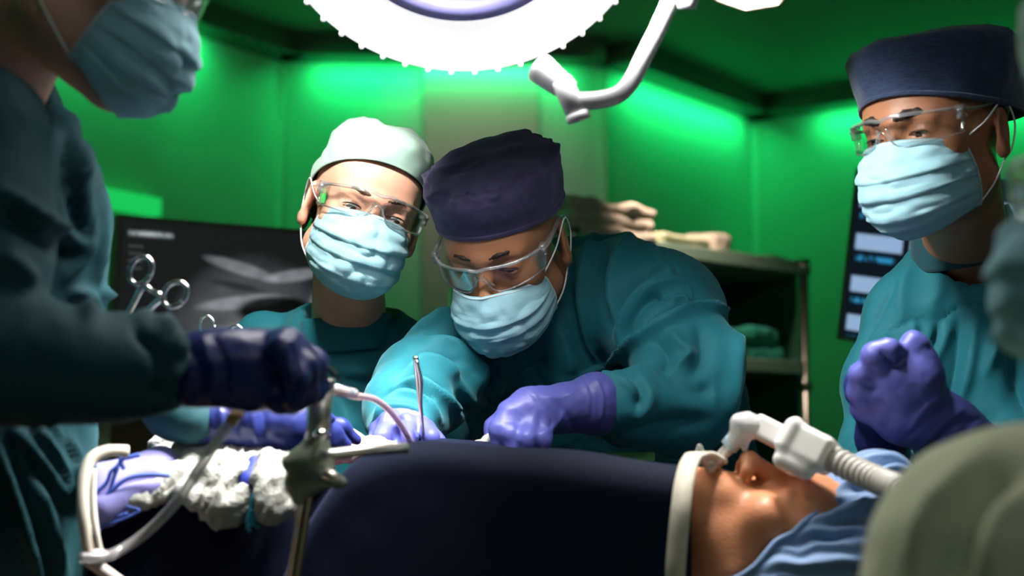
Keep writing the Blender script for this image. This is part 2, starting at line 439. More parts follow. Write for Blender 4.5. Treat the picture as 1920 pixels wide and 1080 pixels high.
def eyes(root, R, T, gaze=(0, -1, -.5), lidz=-.003, lid=.0045, lashes=True):
    pl = place(R, T); g = np.array(gaze, float); g /= np.linalg.norm(g)
    for x in (-1, 1):
        c = np.array([x*.0315, -.0735, -.003]); n = 24
        V = []; F = []
        u = np.cross(g, [0, 0, 1.0]); u /= np.linalg.norm(u); v = np.cross(g, u)
        angs = [0, .12, .24, .3, .45, .62, .8, 1.0, 1.3, 1.7, 2.2, 2.7, math.pi]
        for i, a in enumerate(angs):
            for j in range(n):
                t = 2*math.pi*j/n; r = .0128+(0.0006 if a < .45 else 0)
                V.append(c+r*(math.cos(a)*g+math.sin(a)*(math.cos(t)*u+math.sin(t)*v)))
        for i in range(len(angs)-1):
            for j in range(n): F.append((i*n+j, (i+1)*n+j, (i+1)*n+(j+1) % n, i*n+(j+1) % n))
        o = mk('eye', pl(V), F, [MT['sclera'], MT['iris'], MT['pupil']], root)
        for pi, pg in enumerate(o.data.polygons):
            k = min(pi//n, 12); pg.material_index = 2 if k < 1 else (1 if k < 4 else 0)
        if not lashes: continue
        # lash line along the upper lid edge
        pts = []
        for t in np.linspace(-1, 1, 9):
            xx = x*.0315+t*.0135; zz = lidz+lid*math.sqrt(max(0, 1-(t*.97)**2))*.95
            rr = .0158; yy = -.0735-math.sqrt(max(1e-6, rr**2-(t*.0105)**2-(zz+.003)**2))
            pts.append((xx, yy, zz))
        tube('eyelashes', pl(pts), [.0005, .0012, .0014, .0012, .0005], MT['darkhair'], root, seg=6, smooth_n=4)
def brows(root, R, T, m, thick=.0045, dz=0):
    pl = place(R, T)
    for x in (-1, 1):
        s = SDF(); pts = [(.011, -.0955, .0165), (.024, -.0935, .0205), (.036, -.086, .0210), (.049, -.072, .014)]
        rs = [thick*.8, thick, thick*.8, thick*.35]
        pts = [np.array((x*a, b-.0002, c+dz)) for a, b, c in pts]
        for i in range(3): s.cap(pts[i], pts[i+1], rs[i], rs[i+1], .003)
        V, Q = polygonize(s, axis(-.07, .07, .0018), axis(-.11, -.05, .0018), axis(-.01, .05, .0018))
        V = V+normals(V, Q)*(vnoise(V, 500, 3)*.0008)[:, None]
        mk('eyebrow', pl(V), Q, m, root)
def mask(root, R, T, m=None, dz=0.0, drop=0.0, seed=1, crump=1.0, spread=1.0, chinw=1.0, puff=0.0, loops=(1, 1), loopm=None, back=0.0):
    pl = place(R, T); m = m or MT['mask']
    vc = [0, .12, .3, .5, .7, .85, 1.0]
    yc = [-.1075, -.122, -.132-puff, -.133-puff, -.128-puff, -.115, -.090]; zc = [-.008, -.028, -.048, -.068, -.092, -.113, -.126]
    ze = [-.020, -.028, -.042, -.058, -.076, -.090, -.100]
    xe = [.062, .066, .069, .070, .069, .065, .057]; ye = [-.046, -.042, -.038, -.034, -.030, -.026, -.020]
    nu, nv = 72, 64; V = []
    for j in range(nv+1):
        v = j/nv
        # pleats: outward flap edges
        saw = sum(max(0, 1-abs((v-p)/.13)) if v < p else math.exp(-((v-p)/.012)**2) for p in (.34, .56, .77))
        Y, Z, X, YE, ZE = (np.interp(v, vc, a) for a in (yc, zc, xe, ye, ze)); YE -= back; X -= back*.15
        for i in range(nu+1):
            u = -1+2*i/nu; ph = u*math.pi/2; X2 = X*spread*(1 if v < .6 else 1+(chinw-1)*(v-.6)/.4)
            c = abs(math.cos(ph)); e = .80
            x = X2*math.sin(ph)*(1-.06*(1-c)); y = YE+(Y-YE)*c**e; z = ZE+(Z-ZE)*c**1.3
            # nose wire saddle
            if v < .25: y += (1-v/.25)*.006*(abs(math.sin(ph))*c*2)*1.0
            if v < .3: y -= (1-v/.3)*(.004+drop*.75)*c**2
            amp = .0042*saw*c**.5
            nrm = np.array([math.sin(ph)*.8, -c-.1, 0]); nrm /= np.linalg.norm(nrm)
            p = np.array([x, y, z+dz-drop*(1-v)])+nrm*amp
            V.append(p)
    V = np.array(V)
    fr = np.array([abs(-1+2*i/nu) for j in range(nv+1) for i in range(nu+1)])
    wr = np.abs(vnoise(V*np.array([1, .5, 1.6]), 45, seed))*.0055-.0022+vnoise(V, 90, seed+3)*.0012
    side = np.abs(vnoise(V*np.array([.2, 1, 2.2]), 120, seed+5))*.003*fr**3
    nn = V.copy(); nn[:, 2] = 0; nn[:, 1] -= .01; nn /= np.linalg.norm(nn, axis=1)[:, None]
    V = V+nn*((wr*(1-fr*.6)*crump)+side)[:, None]
    F = [(j*(nu+1)+i, j*(nu+1)+i+1, (j+1)*(nu+1)+i+1, (j+1)*(nu+1)+i) for j in range(nv) for i in range(nu)]
    o = mk('face_mask', pl(V), F, m, root)
    so = o.modifiers.new('thickness', 'SOLIDIFY'); so.thickness = .0009
    # sewn top binding with the nose wire
    row = [V[1*(nu+1)+i]+np.array([0, -.0006, 0]) for i in range(0, nu+1, 3)]
    tube('top_binding', pl(row), .0013, MT['maskwhite'], o, seg=6, smooth_n=3)
    for sgn in (-1, 1):
        col = 0 if sgn < 0 else nu
        pts = [V[j*(nu+1)+col] for j in range(0, nv+1, 8)]
        tube('side_binding', pl(pts), .0016, MT['maskwhite'], o, seg=6, smooth_n=3)
        if loops[0 if sgn < 0 else 1]:
            a = V[2*(nu+1)+col]; b = V[(nv-2)*(nu+1)+col]
            pts = [a, a*.45+np.array([sgn*.083, .004, .010])*.55+np.array([sgn*.004, 0, 0]), (sgn*.086, .012, .017), (sgn*.083, .034, -.01), (sgn*.080, .024, -.040), (sgn*.078, .008, -.052), b*.5+np.array([sgn*.078, .004, -.055])*.5+np.array([sgn*.004, 0, 0]), b]
            tube('ear_loop', pl(pts), .0012, loopm or MT['loop'], o, seg=6, smooth_n=6)
    return o
def goggles(root, R, T, low=0.0, tilt=0.0, s=1.0, arms=(1, 1)):
    pl0 = place(R, T); q = Rx(tilt)
    pl = lambda p: pl0((np.asarray(p, float)-np.array([0, -.1, 0]))@q.T*s+np.array([0, -.1, low]))
    g = grp('goggles', T, ); g.parent = root
    g.location = [float(c) for c in (np.array(T)-np.array(ORG[root.name]))]
    def top(ph): return .020-.006*abs(ph)-.004*math.exp(-(ph/.12)**2)
    def bot(ph): return -.021+.004*abs(ph)+.024*math.exp(-(ph/.16)**2)
    def xy(ph, z=0):
        return (.0745*math.sin(ph*1.0)/math.sin(1.25)*1.0, -.060-.052*(math.cos(ph)-math.cos(1.25))/(1-math.cos(1.25))+.10*abs(z)*abs(z)*3)
    n, mv = 60, 10
    V = []
    for i in range(n+1):
        ph = -1.25+2.5*i/n; x, y = xy(ph)
        for j in range(mv+1):
            t = j/mv; z = bot(ph)+(top(ph)-bot(ph))*t; V.append((x, y+.12*(z)**2*8, z))
    F = [(i*(mv+1)+j, i*(mv+1)+j+1, (i+1)*(mv+1)+j+1, (i+1)*(mv+1)+j) for i in range(n) for j in range(mv)]
    o = mk('lens', pl(V), F, MT['lens'], g); so = o.modifiers.new('thickness', 'SOLIDIFY'); so.thickness = .0018
    phs = np.linspace(-1.25, 1.25, 33)
    tp = [(xy(p)[0], xy(p)[1]-.001, top(p)) for p in phs]; bt = [(xy(p)[0], xy(p)[1]-.001, bot(p)) for p in phs]
    fr = [tube_geo(pl(tp), .0024*s, 8, 3), tube_geo(pl(bt), .0011*s, 6, 3)]
    for x in (-1, 1):
        fr.append(tube_geo(pl([(x*.0725, -.064, .014), (x*.0745, -.058, 0), (x*.073, -.062, -.014)]), .0020*s, 8, 5))
        fr.append(tube_geo(pl([(x*.006, -.111, .006), (x*.009, -.106, -.006), (x*.0125, -.101, -.016)]), .0016*s, 8, 4))
    V, F = join(fr); mk('frame', V, F, MT['clearp'], g)
    for x in (-1, 1):
        if not arms[0 if x < 0 else 1]: continue
        V, F = tube_geo(pl([(x*.074, -.066, .010), (x*.0775, -.050, .009), (x*.080, -.02, .009), (x*.082, .012, .010), (x*.083, .030, -.004)]), [.0065*s, .006*s, .0045*s, .0035*s, .003*s], 8, 5, .35)
        V2, F2 = box_geo((0, 0, 0), (.0035, .006, .008)); V2 = pl(V2+np.array([x*.0755, -.060, .008]))
        V, F = join([(V, F), (V2, F2)])
        mk('temple', V, F, MT['clearp'], g)
    return g
def cap_mesh(root, R, T, m, prof, front, back, side=None, rx=.083, ry=.103, cy=.012, seam=None, pleat=.002, seed=1, npl=26, lean=(0, 0), band=None, bandm=None, crown_noise=.003, name='surgical_cap', fine_n=120):
    """prof: list of (t 0..1 up, radius factor, height above band)"""
    pl = place(R, T); n = fine_n; rows = 44; V = []
    tt = np.array([p[0] for p in prof]); rf = np.array([p[1] for p in prof]); hh = np.array([p[2] for p in prof])
    side = (front+back)/2 if side is None else side
    for j in range(rows+1):
        t = j/rows
        r = np.interp(t, tt, rf); h = np.interp(t, tt, hh)
        for i in range(n):
            a = 2*math.pi*i/n; ca, sa = math.cos(a), math.sin(a)   # a=0 front
            z0 = (front+back)/2+(front-back)/2*ca+(side-(front+back)/2)*sa*sa
            top = hh[-1]+(front+back)/2
            z = z0+(top-z0)*(h/hh[-1])
            pf = 1+0*ca
            rr = r
            if seam:
                g = math.exp(-((t-seam)/.10)**2)*(1 if t < seam else .8)
                rr += pleat/.09*g*(math.sin(a*npl+2.2*math.sin(a*3+seed))*.5+.5*math.sin(a*npl*.43+seed))
                rr -= .035*math.exp(-((t-seam)/.012)**2)
            V.append((rx*rr*sa+lean[0]*t*t, cy-ry*rr*ca+lean[1]*t*t, z))
    V = np.array(V); tv = np.repeat(np.linspace(0, 1, rows+1), n)
    c = np.array([0, cy, .02]); nn = V-c; nn /= np.linalg.norm(nn, axis=1)[:, None]
    V = V+nn*((vnoise(V, 28, seed)*crown_noise+vnoise(V, 60, seed+2)*crown_noise*.4)*np.clip(tv*4, 0, 1))[:, None]
    F = [(j*n+i, j*n+(i+1) % n, (j+1)*n+(i+1) % n, (j+1)*n+i) for j in range(rows) for i in range(n)]
    F.append(tuple(rows*n+i for i in range(n)))
    o = mk(name, pl(V), F, m, root)
    so = o.modifiers.new('thickness', 'SOLIDIFY'); so.thickness = .0015
    if band:
        B = []; k = 6
        for j in range(k+1):
            q = j/k*band; row = q*rows
            for i in range(n):
                j0 = int(min(rows-1, row)); f = row-j0
                p = V[j0*n+i]*(1-f)+V[(j0+1)*n+i]*f
                B.append(p+nn[i]*np.array([1, 1, 0])*(.0016 if 0 < j < k else .0002))
        F = [(j*n+i, j*n+(i+1) % n, (j+1)*n+(i+1) % n, (j+1)*n+i) for j in range(k) for i in range(n)]
        b = mk('cap_band', pl(B), F, bandm or m, o); b.modifiers.new('thickness', 'SOLIDIFY').thickness = .001
    return o
def collarband(root, c0, c1, r0, r1, m, R=None, ys=1.0, name='collar', thick=.006, seed=0):
    """standing collar: a soft ring swept between two centres"""
    c0 = np.asarray(c0, float); c1 = np.asarray(c1, float); ax = (c1-c0)/np.linalg.norm(c1-c0)
    u = np.cross(ax, [0, 1.0, 0]); u /= np.linalg.norm(u); v = np.cross(ax, u); n = 64; V = []; rows = 12
    for j in range(rows+1):
        t = j/rows; c = c0+(c1-c0)*t; r = r0+(r1-r0)*t
        for i in range(n):
            a = 2*math.pi*i/n; rr = r+.0016*math.sin(3*a+seed)+.001*math.sin(7*a+t*3)+.002*math.sin(t*math.pi)
            V.append(c+rr*(math.cos(a)*u+ys*math.sin(a)*v))
    F = [(j*n+i, j*n+(i+1) % n, (j+1)*n+(i+1) % n, (j+1)*n+i) for j in range(rows) for i in range(n)]
    o = mk(name, np.array(V), F, m, root); o.modifiers.new('thickness', 'SOLIDIFY').thickness = thick; o.modifiers['thickness'].offset = -1
    return o
# ------------------------------------------------------------------ the room
CEIL = 2.9
def plan(px, d): p = P(px, 840, d); return np.array([p[0], p[1]])
A_ = plan(515, 5.98); B_ = plan(1134, 6.05); C_ = plan(1425, 7.1); L_ = np.array([-4.0, 1.6]); R_ = np.array([4.5, 4.95])
wm = mat('painted_wall', (.42, .47, .44), .45, bump=.1, bscale=30, spec=.4)
wd = mat('dark_wall_panel', (.30, .27, .25), .4, bump=.1, bscale=30)
cm = mat('ceiling_paint', (.22, .26, .24), .6)
tm = mat('cornice_paint', (.12, .13, .12), .5)
fm = mat('vinyl_floor', (.25, .28, .28), .35, var=.1, vscale=3)
def wall(name, a, b, m=wm, t=.1, z0=0, z1=CEIL, **k):
    a = np.array([*a, 0]); b = np.array([*b, 0]); dr = (b-a)/np.linalg.norm(b-a); nrm = np.array([dr[1], -dr[0], 0])
    c = (a+b)/2-nrm*t/2*-1*-1
    return box(name, (a+b)/2-nrm*t/2+np.array([0, 0, (z0+z1)/2]), (np.linalg.norm(b-a)/2, t/2, (z1-z0)/2), m, R=np.stack([dr, np.cross([0, 0, 1], dr), [0, 0, 1]], 1), bevel=0, kind='structure', **k), nrm
# inward normals point to the room: walk so that nrm = (dy,-dx)
WL = [('wall_left', L_, A_), ('wall_back', A_, B_), ('wall_recess', B_, C_), ('wall_right', C_, R_)]
for nme, a, b in WL:
    o, nrm = wall(nme, a, b)
    dr = (b-a)/np.linalg.norm(b-a); d3 = np.array([*dr, 0])
    mid = (a+b)/2; L = np.linalg.norm(b-a)
    RR = np.stack([d3, np.cross([0, 0, 1], d3), [0, 0, 1]], 1)
    box('trim_'+{'wall_left': '1', 'wall_back': '2', 'wall_recess': '3', 'wall_right': '4'}[nme], np.array([*mid, CEIL-.045])+nrm*.075, (L/2, .074, .045), tm, R=RR, bevel=.004, kind='structure')
    box('baseboard_'+nme[5:], np.array([*mid, .05])+nrm*.009, (L/2, .0085, .05), tm, R=RR, bevel=.002, kind='structure')
    # green LED strip tucked under the cornice
    e = .82 if L > 2 else .8
    p0 = np.array([*mid, CEIL-.115])+nrm*.10
    l = light('AREA', 'green_strip_light', p0, p0+np.array([0, 0, -1])-nrm*.60, {'wall_left': 21, 'wall_back': 5, 'wall_recess': 4.6, 'wall_right': 12.5}[nme], GREEN, L*e, .04)
    # strip must run along the wall
    z = Vector((-(np.array([0, 0, -1])-nrm*.60))).normalized(); x = Vector(d3); y = z.cross(x)
    l.rotation_euler = Matrix((x, y, z)).transposed().to_euler()
wall('wall_far_left', np.array([-4.0, -2.5]), L_)
wall('wall_far_right', R_, np.array([4.5, -2.5]))
wall('wall_behind', np.array([4.5, -2.5]), np.array([-4.0, -2.5]))
box('floor', (.25, 2.3, -.05), (4.6, 5.2, .05), fm, bevel=0, kind='structure')
box('ceiling', (.25, 2.3, CEIL+.05), (4.6, 5.2, .05), cm, bevel=0, kind='structure')
# pools of green light at the strip ends in the corners
for px, py, d, pw in ((440, 10, 5.35, 3), (572, 10, 5.6, 2.5), (1128, 35, 5.75, 2), (1500, 160, 6.4, 2.5)):
    p = P(px, py, d); light('SPOT', 'green_downlight', p, p+np.array([(-.05 if px < 500 else .1), .35, -.3]), pw, GREEN, .03, spot=80, blend=.8)
# corner cover strips
for i, c in enumerate((A_, B_, C_)):
    box('trim_%d' % (5+i), (c[0], c[1]-.012, CEIL/2-.05), (.018, .010, CEIL/2-.06), mat('corner_strip', (.5, .55, .5), .3), bevel=.003, kind='structure')
# back wall area out of the green light, painted as a reddish-grey slab
dr = (B_-A_)/np.linalg.norm(B_-A_); d3 = np.array([*dr, 0]); nb = np.array([dr[1], -dr[0], 0]); RB = np.stack([d3, np.cross([0, 0, 1], d3), [0, 0, 1]], 1)
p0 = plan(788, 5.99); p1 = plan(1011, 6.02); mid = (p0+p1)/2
box('trim_8', np.array([*mid, 1.455])+nb*.016, (np.linalg.norm(p1-p0)/2, .014, 1.35), mat('wall_shade_paint', (.48, .30, .33), .5, bump=.1, bscale=40), R=RB, kind='structure')
# lit green patch: small light box on the left wall
def on_left(px, z):  # point on the left wall under pixel column
    r = P(px, 840, 1)-CAM; n = np.array([(A_-L_)[1], -(A_-L_)[0]]); t = (n@(A_-CAM[:2]))/(n@r[:2]); return np.array([CAM[0]+t*r[0], CAM[1]+t*r[1], z])
a, b = on_left(150, 0), on_left(272, 0); z = P(230, 392, np.linalg.norm((a+b)[:2]/2-CAM[:2]))[2]
dr = (b-a)/np.linalg.norm(b-a); nl = np.array([dr[1], -dr[0], 0]); RL = np.stack([dr, np.cross([0, 0, 1], dr), [0, 0, 1]], 1)
g = box('wall_light', (a+b)/2+np.array([0, 0, z])+nl*.03, (np.linalg.norm(b-a)/2, .025, .035), mat('green_light_cover', (.05, .5, .15), .3, emit=(.01, .55, .10), estr=.9), R=RL, label='glowing green rectangular wall light behind the dark monitor', cat='light')
for i in range(3):
    pass
# ------------------------------------------------------------------ monitors
def screen(name, TL, TR, BL, label, paint, nx=160, ny=100, bez=.012, stand=True, thick=.035):
    TL, TR, BL = map(np.asarray, (TL, TR, BL)); ux = TR-TL; uy = BL-TL; W = np.linalg.norm(ux); H = np.linalg.norm(uy); ex = ux/W; n = np.cross(ex, uy); n /= np.linalg.norm(n); ey = np.cross(n, ex)
    if n@(CAM-TL) < 0: n = -n
    ey = uy/H-ex*(ex@uy/H); ey /= np.linalg.norm(ey)
    c = TL+ex*W/2+ey*H/2
    base = np.array([c[0]-n[0]*.08, c[1]-n[1]*.08, 0])
    g = grp(name, base, label=label, cat='monitor')
    box('bezel', c-n*(thick/2+.002), (W/2+bez, H/2+bez, thick/2), mat('screen_bezel', (.16, .17, .13), .4), g, R=np.stack([ex, -ey, n], 1), bevel=.004)
    V = []; U = []
    for j in range(ny+1):
        for i in range(nx+1):
            u, v = i/nx, j/ny; V.append(TL+ex*W*u+ey*H*v+n*.001); U.append((u, v))
    V = np.array(V); U = np.array(U); colr = paint(U[:, 0], U[:, 1])
    F = np.array([(j*(nx+1)+i, (j+1)*(nx+1)+i, (j+1)*(nx+1)+i+1, j*(nx+1)+i+1) for j in range(ny) for i in range(nx)])
    m = bpy.data.materials.new(name+'_picture'); m.use_nodes = True; nt = m.node_tree; b = nt.nodes['Principled BSDF']; at = nt.nodes.new('ShaderNodeAttribute'); at.attribute_name = 'picture'
    b.inputs['Base Color'].default_value = (.01, .01, .01, 1); b.inputs['Roughness'].default_value = .3
    nt.links.new(at.outputs['Color'], b.inputs['Emission Color']); b.inputs['Emission Strength'].default_value = 1
    o = mk('screen', V, F, m, g); at = o.data.color_attributes.new('picture', 'FLOAT_COLOR', 'POINT')
    at.data.foreach_set('color', np.concatenate([colr, np.ones((len(colr), 1))], 1).astype(np.float32).ravel())
    if stand:
        p = c-n*.08
        V, F = join([tube_geo([p, (p[0], p[1], .05)], .022, 12, 1), tube_geo([p, c-n*.03], .03, 12, 1)]); mk('pole', V, F, MT['steelb'], g)
        V, F = join([box_geo((p[0], p[1], .035), (.28, .03, .02)), box_geo((p[0], p[1], .035), (.03, .28, .02))]); bev(mk('base', V, F, MT['steelb'], g, smooth_shade=False), .005)
    return g
def blob(u, v, cu, cv, ru, rv, a=0, soft=.35):
    ca, sa = math.cos(a), math.sin(a); x = ((u-cu)*ca+(v-cv)*sa)/ru; y = (-(u-cu)*sa+(v-cv)*ca)/rv
    return np.clip((1-np.sqrt(x*x+y*y))/soft, 0, 1)
def ultrasound(u, v):
    X = np.stack([u, v*.7, 0*u], 1)
    n = .5+.5*vnoise(X, 9, 1); n2 = .5+.5*vnoise(X, 28, 4)
    g = .010+0*u
    fan = blob(u, v, .60, .75, .42, .62, 0, .5)
    g = g+.10*fan*(.6+.6*n)*(.8+.4*n2)
    g = g+.16*blob(u, v, .53, .245, .20, .045, .33)*(.7+.5*n2)+.17*blob(u, v, .78, .27, .17, .045, -.28)*(.7+.5*n2)
    g = g+.18*blob(u, v, .55, .46, .24, .05, -.22)*(.7+.5*n2)+.2*blob(u, v, .72, .70, .34, .10, .12)*(.7+.5*n2)+.12*blob(u, v, .90, .45, .05, .16, .2)
    g = g+.12*blob(u, v, .52, .8, .2, .25, .2)*n
    dark = blob(u, v, .70, .50, .20, .10, -.12, .25); g = g*(1-dark*.95)
    dark = blob(u, v, .52, .36, .16, .03, .2, .5); g = g*(1-dark*.6)
    c = np.stack([g*.93, g*.98, g*1.05], 1)
    t = ((u > .025) & (u < .115) & (v > .055) & (v < .085)) | ((u > .13) & (u < .215) & (v > .055) & (v < .085))
    t2 = np.clip(1-np.abs(v-.07)/.022, 0, 1)*np.clip(1-np.abs(u-.12)/.10, 0, 1)**.3
    c = c+(t2*(.45+.35*(vnoise(X, 90, 5) > -.2)))[:, None]*np.array([.75, .85, .85])*.8
    for q in range(4):
        t3 = np.clip(1-np.abs(v-(.15+q*.045))/.012, 0, 1)*((u > .03) & (u < .09)); c = c+(t3*.05)[:, None]
    return c
screen('ultrasound_monitor', P(231, 414, 2.95), P(640, 446, 3.2), P(219, 720, 2.95), 'dark wall-side monitor showing a grey ultrasound picture behind the ringed clamps', ultrasound)
def vitals(u, v):
    c = np.zeros((len(u), 3))+np.array([.004, .006, .012])
    def rect(a, b, cc, d, col, s=.012):
        m = np.clip((u-a)/s, 0, 1)*np.clip((b-u)/s, 0, 1)*np.clip((v-cc)/s, 0, 1)*np.clip((d-v)/s, 0, 1); return m[:, None]*np.array(col)
    X = np.stack([u, v, 0*u], 1); n = (vnoise(X*np.array([60, 22, 1]), 1, 3) > -.1)*.8+.2
    for r0 in (.10, .36, .62, .86):
        c += rect(.02, .30, r0, r0+.11, (.28, .42, .62)); c += rect(.33, .62, r0, r0+.11, (.26, .38, .60)); c += rect(.65, .97, r0, r0+.11, (.24, .36, .58))
        c += rect(.03, .27, r0+.135, r0+.175, (.02, .22, .42))*n[:, None]*1.2; c += rect(.33, .52, r0+.13, r0+.18, (.02, .28, .5))*n[:, None]*1.2
    return c
screen('wall_monitor', P(1611, 325, 3.1), P(1960, 352, 2.85), P(1611, 630, 3.1), 'dark monitor with pale blue panels behind the standing figure in a slate blue cap', vitals)
# ------------------------------------------------------------------ shelving cart
def cart():
    zt, zm, zb = 1.15+340*4.4/FPX, 1.15+150*4.4/FPX, .80
    rt = P(1514, 840, 4.4); lf = P(1075, 840, 3.75); a = np.array([rt[0], rt[1], 0]); b = np.array([lf[0], lf[1], 0])
    e = (b-a)/np.linalg.norm(b-a); n = np.array([-e[1], e[0], 0]); n = n if n[1] > 0 else -n; L = np.linalg.norm(b-a); D = .50
    g = grp('shelf_trolley', (a+b)/2+n*D/2, label='tall metal shelving trolley holding linens and packs at the back', cat='shelf')
    Rr = np.stack([e, np.cross([0, 0, 1], e), [0, 0, 1]], 1)
    for p in (a, b, a+n*D, b+n*D):
        pt = [tube_geo([p+np.array([0, 0, .06]), p+np.array([0, 0, zt+.02])], .0165, 14, 1)]
        pt.append(tube_geo([p+np.array([0, 0, zm-.07]), p+np.array([0, 0, zm-.03])], .020, 14, 1)); pt.append(tube_geo([p+np.array([0, 0, zt-.02]), p+np.array([0, 0, zt+.025])], .024, 14, 1))
        V, F = join(pt); mk('post', V, F, MT['steelb'], g)
        V, F = tube_geo([p+np.array([-.012, 0, .045]), p+np.array([.012, 0, .045])], .045, 16, 1); mk('caster', V, F, MT['black'], g)
    sh = mat('shelf_enamel', (.30, .42, .33), .35)
    for z in (zt, zm, zb, .35):
        c = (a+b)/2+n*D/2+np.array([0, 0, z])
        V, F = join([box_geo(c, (L/2, D/2, .006), Rr), box_geo(c-n*D/2, (L/2, .008, .020), Rr), box_geo(c+n*D/2, (L/2, .008, .020), Rr), box_geo(c-e*L/2, (.008, D/2, .02), Rr), box_geo(c+e*L/2, (.008, D/2, .02), Rr)])
        bev(mk('shelf', V, F, sh, g, smooth_shade=False), .003)
    box('back_panel', (a+b)/2+n*(D-.012)+np.array([0, 0, (zt+.1)/2]), (L/2-.03, .004, (zt-.14)/2), mat('dark_green_back_panel', (.03, .13, .075), .6), g, R=Rr, bevel=0)
    box('end_panel', a+n*D/2-e*.002*-1+np.array([0, 0, (zt+.1)/2]), (.003, D/2-.025, (zt-.14)/2), bpy.data.materials['dark_green_back_panel'], g, R=Rr, bevel=0)
    def linen(name, s, t, z, hl, hd, hh, m, label, cat, seed, grp_=None, layers=1):
        c = a+e*(L*s)+n*(D*t)+np.array([0, 0, z+.007+hh]); s_ = SDF()
        for q in range(layers):
            zz = (q+.5)/layers*2-1
            s_.box(c+np.array([0, 0, hh*zz])+e*(.008*math.sin(seed+q*2)), (hl*(1-.05*(q % 2)), hd, hh/layers*.97), min(hh/layers*.8, .02), .006, R=Rr)
        r = max(hl, hd)*1.5
        V, Q = polygonize(s_, axis(c[0]-r, c[0]+r, .008), axis(c[1]-r, c[1]+r, .008), axis(c[2]-hh-.03, c[2]+hh+.03, .005))
        N = normals(V, Q); dz = vnoise(V, 14, seed)*.012+vnoise(V, 40, seed+1)*.004; up = np.clip((V[:, 2]-(c[2]-hh))/.02, 0, 1); V = V+N*(dz*up)[:, None]
        mk(name, V, Q, m, None, label=label, cat=cat, **({'group': grp_} if grp_ else {}))
    pinkb = mat('beige_linen', (.62, .52, .42), .85, bump=.2); grn = mat('green_linen', (.12, .42, .22), .85, bump=.2); gb = mat('khaki_linen', (.50, .50, .32), .85); dk = mat('teal_pack', (.03, .30, .22), .7)
    linen('folded_linen', .84, .3, zt, .17, .16, .055, pinkb, 'beige folded linen stack highest on the trolley, nearest the purple cap', 'linen', 1, layers=3)
    linen('folded_linen', .50, .35, zt, .14, .16, .022, gb, 'khaki folded cloth lying mid-way along the top shelf', 'linen', 2, layers=2)
    linen('linen_roll', .37, .15, zt, .05, .07, .036, pinkb, 'small beige bundle at the end of the khaki cloth on the top shelf', 'linen', 3)
    linen('folded_linen', .17, .4, zt, .13, .17, .014, grn, 'flat green cloth at the far right of the top shelf', 'linen', 4)
    linen('wrapped_pack', .22, .3, zm, .12, .14, .055, dk, 'rounded green wrapped pack on the middle shelf beside the steel post', 'pack', 5, layers=2)
    linen('wrapped_pack', .50, .3, zm, .05, .07, .035, pinkb, 'small pinkish pack on the middle shelf left of the green one', 'pack', 6)
    linen('wrapped_pack', .35, .35, zb, .16, .15, .11, mat('blue_pack', (.02, .20, .25), .7), 'large blue-green wrapped pack on the lower shelf', 'pack', 7)
    linen('wrapped_pack', .10, .3, zb, .07, .12, .12, gb, 'tall khaki pack on the lower shelf beside the steel post', 'pack', 8)
cart()
_q = P(1240, 120, 3.9); light('SPOT', 'added_white_spot', _q, P(1200, 430, 4.2), 34, (1, .80, .66), .04, spot=78, blend=.8)  # unseen spot added to brighten the trolley linens
light('SPOT', 'added_white_spot', P(905, -60, 5.1), P(905, 260, 5.95), 13, (1, .8, .8), .04, spot=60, blend=.9)  # unseen spot added to whiten the slab on the back wall
# grey-green equipment cabinet at the far left behind the field
cb = P(120, 840, 3.4)
g = grp('equipment_cabinet', (cb[0], cb[1], 0), label='pale olive equipment cabinet glimpsed under the raised forearm', cat='cabinet')
cmn = mat('olive_enamel', (.52, .55, .38), .5)
zc = P(120, 745, 3.4)[2]
box('body', (cb[0], cb[1], zc/2+.03), (.36, .24, zc/2-.03), cmn, g, bevel=.01)
box('door', (cb[0]-.09, cb[1]-.247, zc/2+.03), (.24, .006, zc/2-.06), mat('olive_door', (.62, .60, .42), .5), g, bevel=.004)
box('door', (cb[0]+.26, cb[1]-.247, zc/2+.03), (.08, .006, zc/2-.06), mat('brown_door', (.14, .07, .05), .5), g, bevel=.004, label='dark brown narrow door')
